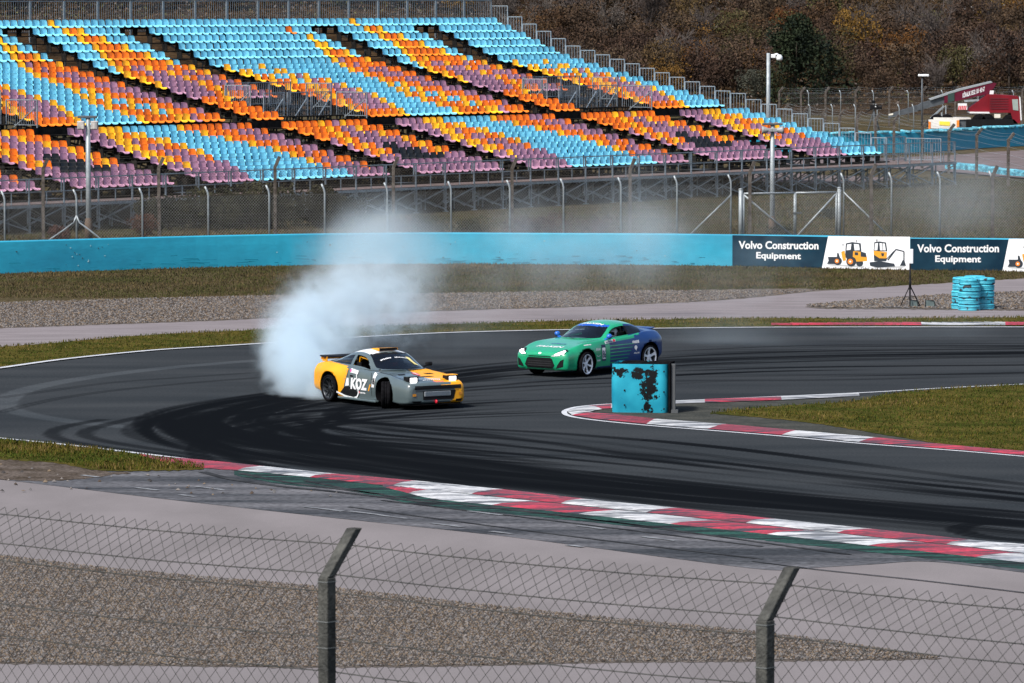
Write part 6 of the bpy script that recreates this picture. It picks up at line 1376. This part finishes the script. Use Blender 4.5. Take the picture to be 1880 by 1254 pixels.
mb = MB(); mb.add([(.02,-.26,1.275),(.02,.26,1.275),(-.42,.22,1.30),(-.42,-.22,1.30),(.02,-.26,1.345),(.02,.26,1.345),(-.40,.20,1.318),(-.40,-.20,1.318)], [(4,5,6,7),(0,4,7,3),(1,2,6,5),(2,3,7,6)]); sc_ = mb.build('roof_scoop', p_yel, yc); mb = MB(); mb.add([(.025,-.25,1.28),(.025,.25,1.28),(.025,.25,1.335),(.025,-.25,1.335)], [(0,1,2,3)]); mb.build('opening', m_black, sc_)
sp_ = MB(); rot = Matrix.Rotation(.12,3,'Y'); sp_.box((-1.98,0,1.045),(.24,1.34,.03),rot,0,.012); spo = sp_.build('rear_wing', m_black, yc)
mb = MB()
for sy in (-1,1): mb.box((-1.96,sy*.60,.985),(.20,.04,.12),None,0,.01)
mb.box((-2.07,0,1.0),(.03,1.28,.06)); mb.build('wing_supports', p_yel, yc)
RS = dict(u=(1,0,0), v=Z, d=(0,1,0))   # right side: reads towards the front
dpoly('paint_edge', [(-.515,.84),(-.47,.84),(-.70,.20),(-.745,.20)], (0,0,0), **RS, mat=p_yel, parent=yc, bvh=bv, off=.004)
dpoly('side_opening', [(-.80,.22),(-.30,.16),(-.02,.17),(.06,.24),(-.12,.36),(-.40,.42),(-.60,.40)], (0,0,0), **RS, mat=m_black, parent=yc, bvh=bv, off=.008)
wo, wi_ = [(-.80,.24),(-.5,.155),(-.1,.13),(.06,.17),(.15,.28),(.10,.50),(.0,.82)], [(-.78,.28),(-.48,.195),(-.1,.17),(.03,.20),(.10,.29),(.06,.50),(-.035,.82)]
decal('white_outline', wo+wi_, [(i,i+1,i+8,i+7) for i in range(6)], (-.10,0,0), RS['u'], RS['v'], RS['d'], m_wht, yc, bv, .012)
for nm_, ln_ in (('panel_gap',[(.62,.25),(.60,.55),(.56,.80)]),('panel_gap',[(-.50,.45),(-.50,.86)])):
    q_ = ln_+[(x+.012,z) for x,z in ln_[::-1]]; dpoly(nm_, q_, (0,0,0), RS['u'], RS['v'], RS['d'], m_black, yc, bv, .009)
dpoly('panel_gap', [(-.78,0),(.78,0),(.78,-.012),(-.78,-.012)], (2.02,0,1),(0,1,0),(1,0,0),(0,0,-1),m_black,yc,bv,.006)
for sy in (-1,1): dpoly('panel_gap', [(0,0),(1.2,.0),(1.2,.012),(0,.012)], (.80,sy*.72,1),(1,0,0),(0,1,0),(0,0,-1),m_black,yc,bv,.006)
dpoly('bumper_seam', [(-.80,.44),(.80,.44),(.80,.448),(-.80,.448)], (2.3,0,0),(0,1,0),(0,0,1),(-1,0,0),m_black,yc,bv,.006)
dpoly('white_outline', [(-.56,.42),(-.50,.62),(-.42,.62),(-.40,.44)], (0,0,0), **RS, mat=m_wht, parent=yc, bvh=bv, off=.010)
dtext('lettering','KOZ',(-.32,0,.36),wd=.74,ht=.28,mat=m_wht,parent=yc,bvh=bv,bold=.05,slant=.08,off=.016,**RS)
dpoly('sticker', [(0,0),(.36,-.03),(.38,.06),(.02,.10)], (-.38,0,.76), **RS, mat=m_wht, parent=yc, bvh=bv, off=.016); dpoly('sticker', [(0,.01),(.05,.01),(.05,.08),(0,.08)], (-.37,0,.76), **RS, mat=flat('sticker_pink',(.6,.04,.25),.5), parent=yc, bvh=bv, off=.020)
dpoly('number_panel', [(0,0),(.14,.0),(.20,.36),(.06,.36)], (.62,0,.46), **RS, mat=m_wht, parent=yc, bvh=bv, off=.008); dtext('lettering','86',(.655,0,.53),wd=.11,ht=.17,mat=m_black,parent=yc,bvh=bv,bold=.03,slant=.15,off=.014,**RS)
squiggle('lettering',(.08,0,.28),wd=.26,ht=.035,mat=m_wht,parent=yc,bvh=bv,n=7,seed=3,**RS); dpoly('sticker', [(0,0),(.09,.02),(.06,.06),(0,.07)], (.0,0,.27), **RS, mat=flat('sticker_red'), parent=yc, bvh=bv)
dpoly('sticker', [(0,0),(.05,0),(.12,.16),(.07,.16)], (.46,0,.36), **RS, mat=p_yel, parent=yc, bvh=bv)
dpoly('sticker', [(0,.03),(.12,.10),(.36,.02),(.42,-.03),(.2,-.04)], (1.02,0,.79), (1,0,0), (0,.6,.5), (0,.5,-.6), flat('sticker_red'), yc, bv, .010); squiggle('lettering',(1.10,0,.79),(1,0,-.1),(0,.6,.5),(0,.5,-.6),.26,.05,m_wht,yc,bv,5,9,.018)
squiggle('lettering',(.36,-.42,1.2),(0,1,0),(-1,0,0),HD,.30,.05,m_wht,yc,cvy,7,21,.012); squiggle('lettering',(.36,-.02,1.2),(0,1,0),(-1,0,0),HD,.46,.05,m_wht,yc,cvy,11,22,.012)
squiggle('lettering',(2.02,-.26,1),(0,1,0),(-1,0,0),HD,.50,.05,m_wht,yc,bv,9,23); squiggle('lettering',(1.93,-.15,1),(0,1,0),(-1,0,0),HD,.45,.05,m_wht,yc,bv,9,24); squiggle('lettering',(2.15,-.05,1),(0,1,0),(-1,0,0),HD,.3,.04,flat('sticker_pink'),yc,bv,6,25)
for sy in (-1,1): dpoly('hood_louvre', [(sy*.50,0),(sy*.30,.02),(sy*.26,.14),(sy*.46,.12)], (1.30,0,1),(0,1,0),(-1,0,0),HD,m_black,yc,bv,.006)
for sy in (-1,1): dpoly('fog_lamp', [(sy*.60,.33),(sy*.70,.33),(sy*.70,.39),(sy*.60,.39)], (2.3,0,0),(0,1,0),Z,FX,flat('amber_lens',(.45,.18,.02),.3),yc,bv,.012)
for sy in (-1,1): dpoly('hood_pin', [(sy*.40+.02*math.cos(t),.02*math.sin(t)) for t in range(6)], (1.95,0,1),(0,1,0),(-1,0,0),HD,m_black,yc,bv,.008)
dpoly('hood_vent', [(-.30,0),(.30,0),(.24,.10),(-.24,.10)], (1.62,0,1),(0,1,0),(-1,0,0),HD,m_black,yc,bv,.006)
dpoly('window_banner', [(0,0),(.12,0),(.06,.34),(-.06,.34)], (.60,.38,1.2),(0,1,0),(-1,0,0),HD,flat('banner_yellow',(.75,.62,.2),.4),yc,cvy,.012)
dpoly('door_handle', [(0,0),(.12,0),(.12,.04),(0,.04)], (-.36,0,.66), **RS, mat=m_black, parent=yc, bvh=bv, off=.018)
mb = MB(); mb.box((-2.135,0,.42),(.05,1.3,.26),None,0,.02); mb.build('rear_diffuser', m_black, yc)
# ------------------------------------------------------------------ place both cars
def place(car, front_px, rear_px, wb, ysd, tilt=0, roll=0):
    f = G(*front_px); r = G(*rear_px); d = (f-r); d.z = 0; d.normalize(); left = Vector((-d.y,d.x,0)); mid = f-d*(wb/2); c = mid-left*ysd
    car.location = (c.x, c.y, .004); car.rotation_euler = (roll, tilt, math.atan2(d.y,d.x)); return c, math.atan2(d.y,d.x)
def rearpx(front_px, xr, wb, away=True):
    "pixel of the rear contact, given its column and the wheelbase"
    f = G(*front_px); best = None
    for i in range(1, 400):
        y = front_px[1]-i*.1; r = G(xr, y)
        e = abs((f-r).length-wb)
        if best is None or e < best[0]: best = (e, y)
    return (xr, best[1])
fy = (707,749.5); ry = rearpx(fy, 609, 2.475); cy_, ay_ = place(yc, fy, ry, 2.475, -.85); fg = (1075,691.5); rg = rearpx(fg, 1190, 2.57); cg_, ag_ = place(gc, fg, rg, 2.57, .83, R(1.2)); gc.location.z = .03
print('rear px', ry, rg)
driver(Vector((cy_.x,cy_.y,.0)), ay_, 0, .36, flat('dark_race_suit',(.02,.022,.03),.8), flat('red_white_helmet',(.45,.03,.03),.3), 'driver in dark suit and red helmet seated in the grey and yellow coupe')
driver(Vector((cg_.x,cg_.y,.02)), ag_, 0, .36, flat('grey_race_suit',(.03,.05,.09),.8), flat('white_helmet',(.6,.62,.65),.3), 'driver in dark blue suit and white helmet seated in the green coupe')
# ================================================================== TYRE SMOKE
def smoke(name, lobes, lo, hi, dens, nscale, namp, label, step=1.0, col=(.74,.86,.93)):
    lo, hi = Vector(lo), Vector(hi); mb = MB(); c = (lo+hi)/2; mb.box((0,0,0), hi-lo); m = bpy.data.materials.new(name); m.use_nodes = True; n = m.node_tree.nodes; l = m.node_tree.links; n.clear()
    o = n.new('ShaderNodeOutputMaterial'); pv = n.new('ShaderNodeVolumePrincipled'); pv.inputs['Color'].default_value = (*col,1); pv.inputs['Anisotropy'].default_value = 0; l.new(pv.outputs[0], o.inputs['Volume'])
    tc = n.new('ShaderNodeTexCoord'); acc = None
    for (p, r, a) in lobes:
        d = n.new('ShaderNodeVectorMath'); d.operation='DISTANCE'; l.new(tc.outputs['Object'], d.inputs[0]); d.inputs[1].default_value = Vector(p)-c
        mr = n.new('ShaderNodeMapRange'); mr.interpolation_type='SMOOTHSTEP'; mr.inputs[1].default_value = 0; mr.inputs[2].default_value = r; mr.inputs[3].default_value = a; mr.inputs[4].default_value = 0; l.new(d.outputs['Value'], mr.inputs[0])
        if acc is None: acc = mr.outputs[0]
        else: ad = n.new('ShaderNodeMath'); ad.operation='ADD'; l.new(acc, ad.inputs[0]); l.new(mr.outputs[0], ad.inputs[1]); acc = ad.outputs[0]
    mp = n.new('ShaderNodeMapping'); mp.inputs['Scale'].default_value=(1,.8,1.15); l.new(tc.outputs['Object'], mp.inputs[0])
    nz = n.new('ShaderNodeTexNoise'); nz.inputs['Scale'].default_value = nscale; nz.inputs['Detail'].default_value = 5; nz.inputs['Roughness'].default_value=.55; nz.inputs['Distortion'].default_value=.35; l.new(mp.outputs[0], nz.inputs['Vector'])
    ma = n.new('ShaderNodeMath'); ma.operation='MULTIPLY_ADD'; ma.inputs[1].default_value = namp; ma.inputs[2].default_value = -.5*namp+.0; l.new(nz.outputs[0], ma.inputs[0])
    # density = acc * clamp(acc + noise) so it vanishes where acc does
    ad = n.new('ShaderNodeMath'); ad.operation='ADD'; ad.use_clamp=True; l.new(acc, ad.inputs[0]); l.new(ma.outputs[0], ad.inputs[1])
    m1 = n.new('ShaderNodeMath'); m1.operation='MULTIPLY'; l.new(ad.outputs[0], m1.inputs[0]); l.new(acc, m1.inputs[1])
    m2 = n.new('ShaderNodeMath'); m2.operation='MULTIPLY'; l.new(m1.outputs[0], m2.inputs[0]); m2.inputs[1].default_value = dens; l.new(m2.outputs[0], pv.inputs['Density'])
    m.cycles.volume_step_rate = step
    ob = mb.build(name, m, None, c); return tag(ob, label, 'smoke', kind='stuff')
def L(px, py, Y, r, a): return (P(px, py, Y), r, a)
plume = [L(588,728,126.2,.75,1.2), L(565,712,127,1.0,1.2), L(545,690,127.5,1.15,1.2), L(528,660,128,1.15,1.1), L(560,670,128.5,1.2,1.1), L(585,690,128,.9,1.0), L(600,655,129.5,1.1,.9), L(520,620,129,1.1,1.0), L(560,630,129.5,1.3,1.1), L(530,590,130,1.2,.85), L(575,590,131,1.4,.9), L(620,605,131.5,1.3,.75), L(560,560,132,1.2,.55), L(610,560,133,1.5,.6), L(660,570,134,1.6,.55), L(610,520,134.5,1.4,.35), L(665,510,135.5,1.6,.30), L(560,545,132,1.0,.6), L(650,625,131,1.0,.6), L(700,590,135,1.5,.38), L(635,530,134,1.2,.42), L(710,540,136,1.7,.5), L(745,570,136,1.6,.38)]
smoke('tyre_smoke', plume, P(440,760,124.6)*1-Vector((0,0,.0)), (P(820,760,138).x, 138.5, P(600,470,132).z), 1.0, 1.9, 4.6, 'dense white tyre smoke billowing behind the grey and yellow coupe')
drift = [L(650,500,150,2.6,1.0), L(640,450,151,1.5,.8), L(700,455,152,2.4,1.1), L(690,415,153,1.6,.7), L(760,480,152,2.4,.65), L(830,505,153,2.4,.45), L(760,540,147,2.2,.6), L(600,520,147,2.0,.6), L(640,570,143,1.9,.8), L(850,560,145,2.0,.35), L(930,460,156,2.6,.5), L(1020,450,157,2.8,.5), L(1120,450,158,2.6,.55), L(1190,440,158,2.2,.55), L(1010,510,154,2.6,.32), L(1130,510,154,2.8,.35), L(1290,500,158,3.0,.30), L(1400,500,160,3.0,.28)]
smoke('drifting_smoke', drift, (P(520,500,145).x, 140.5, .35), (P(1520,500,160).x, 162, P(700,340,152).z), .20, .55, 2.6, 'thin pale smoke drifting in front of the turquoise wall')
far = [L(1230,370,190,3.0,.55), L(1150,340,191,2.4,.35), L(1400,390,189,3.2,.45), L(1560,400,188,3.2,.45), L(1700,370,188,3.4,.6), L(1790,380,187,3.0,.7), L(1860,340,188,2.6,.45), L(700,410,191,1.8,.7), L(1210,420,189,1.6,.6), L(1100,400,191,2.2,.3)]
smoke('drifting_smoke', far, (P(600,400,190).x, 183.5, .2), (P(1960,400,190).x, 194.5, 5.2), .075, .35, 2.2, 'thin haze of smoke in front of the scaffold stand at right')
trk = [L(1300,640,145,2.6,.55), L(1400,650,144,2.6,.5), L(1600,620,147,2.8,.4), L(1760,620,147,2.6,.4), L(900,615,143,2.2,.45), L(820,630,140,1.8,.5)]
smoke('drifting_smoke', trk, (P(740,640,142).x, 137.5, .1), (P(1880,640,148).x, 150.4, 2.6), .10, .5, 1.5, 'thin smoke lying low over the far side of the track')
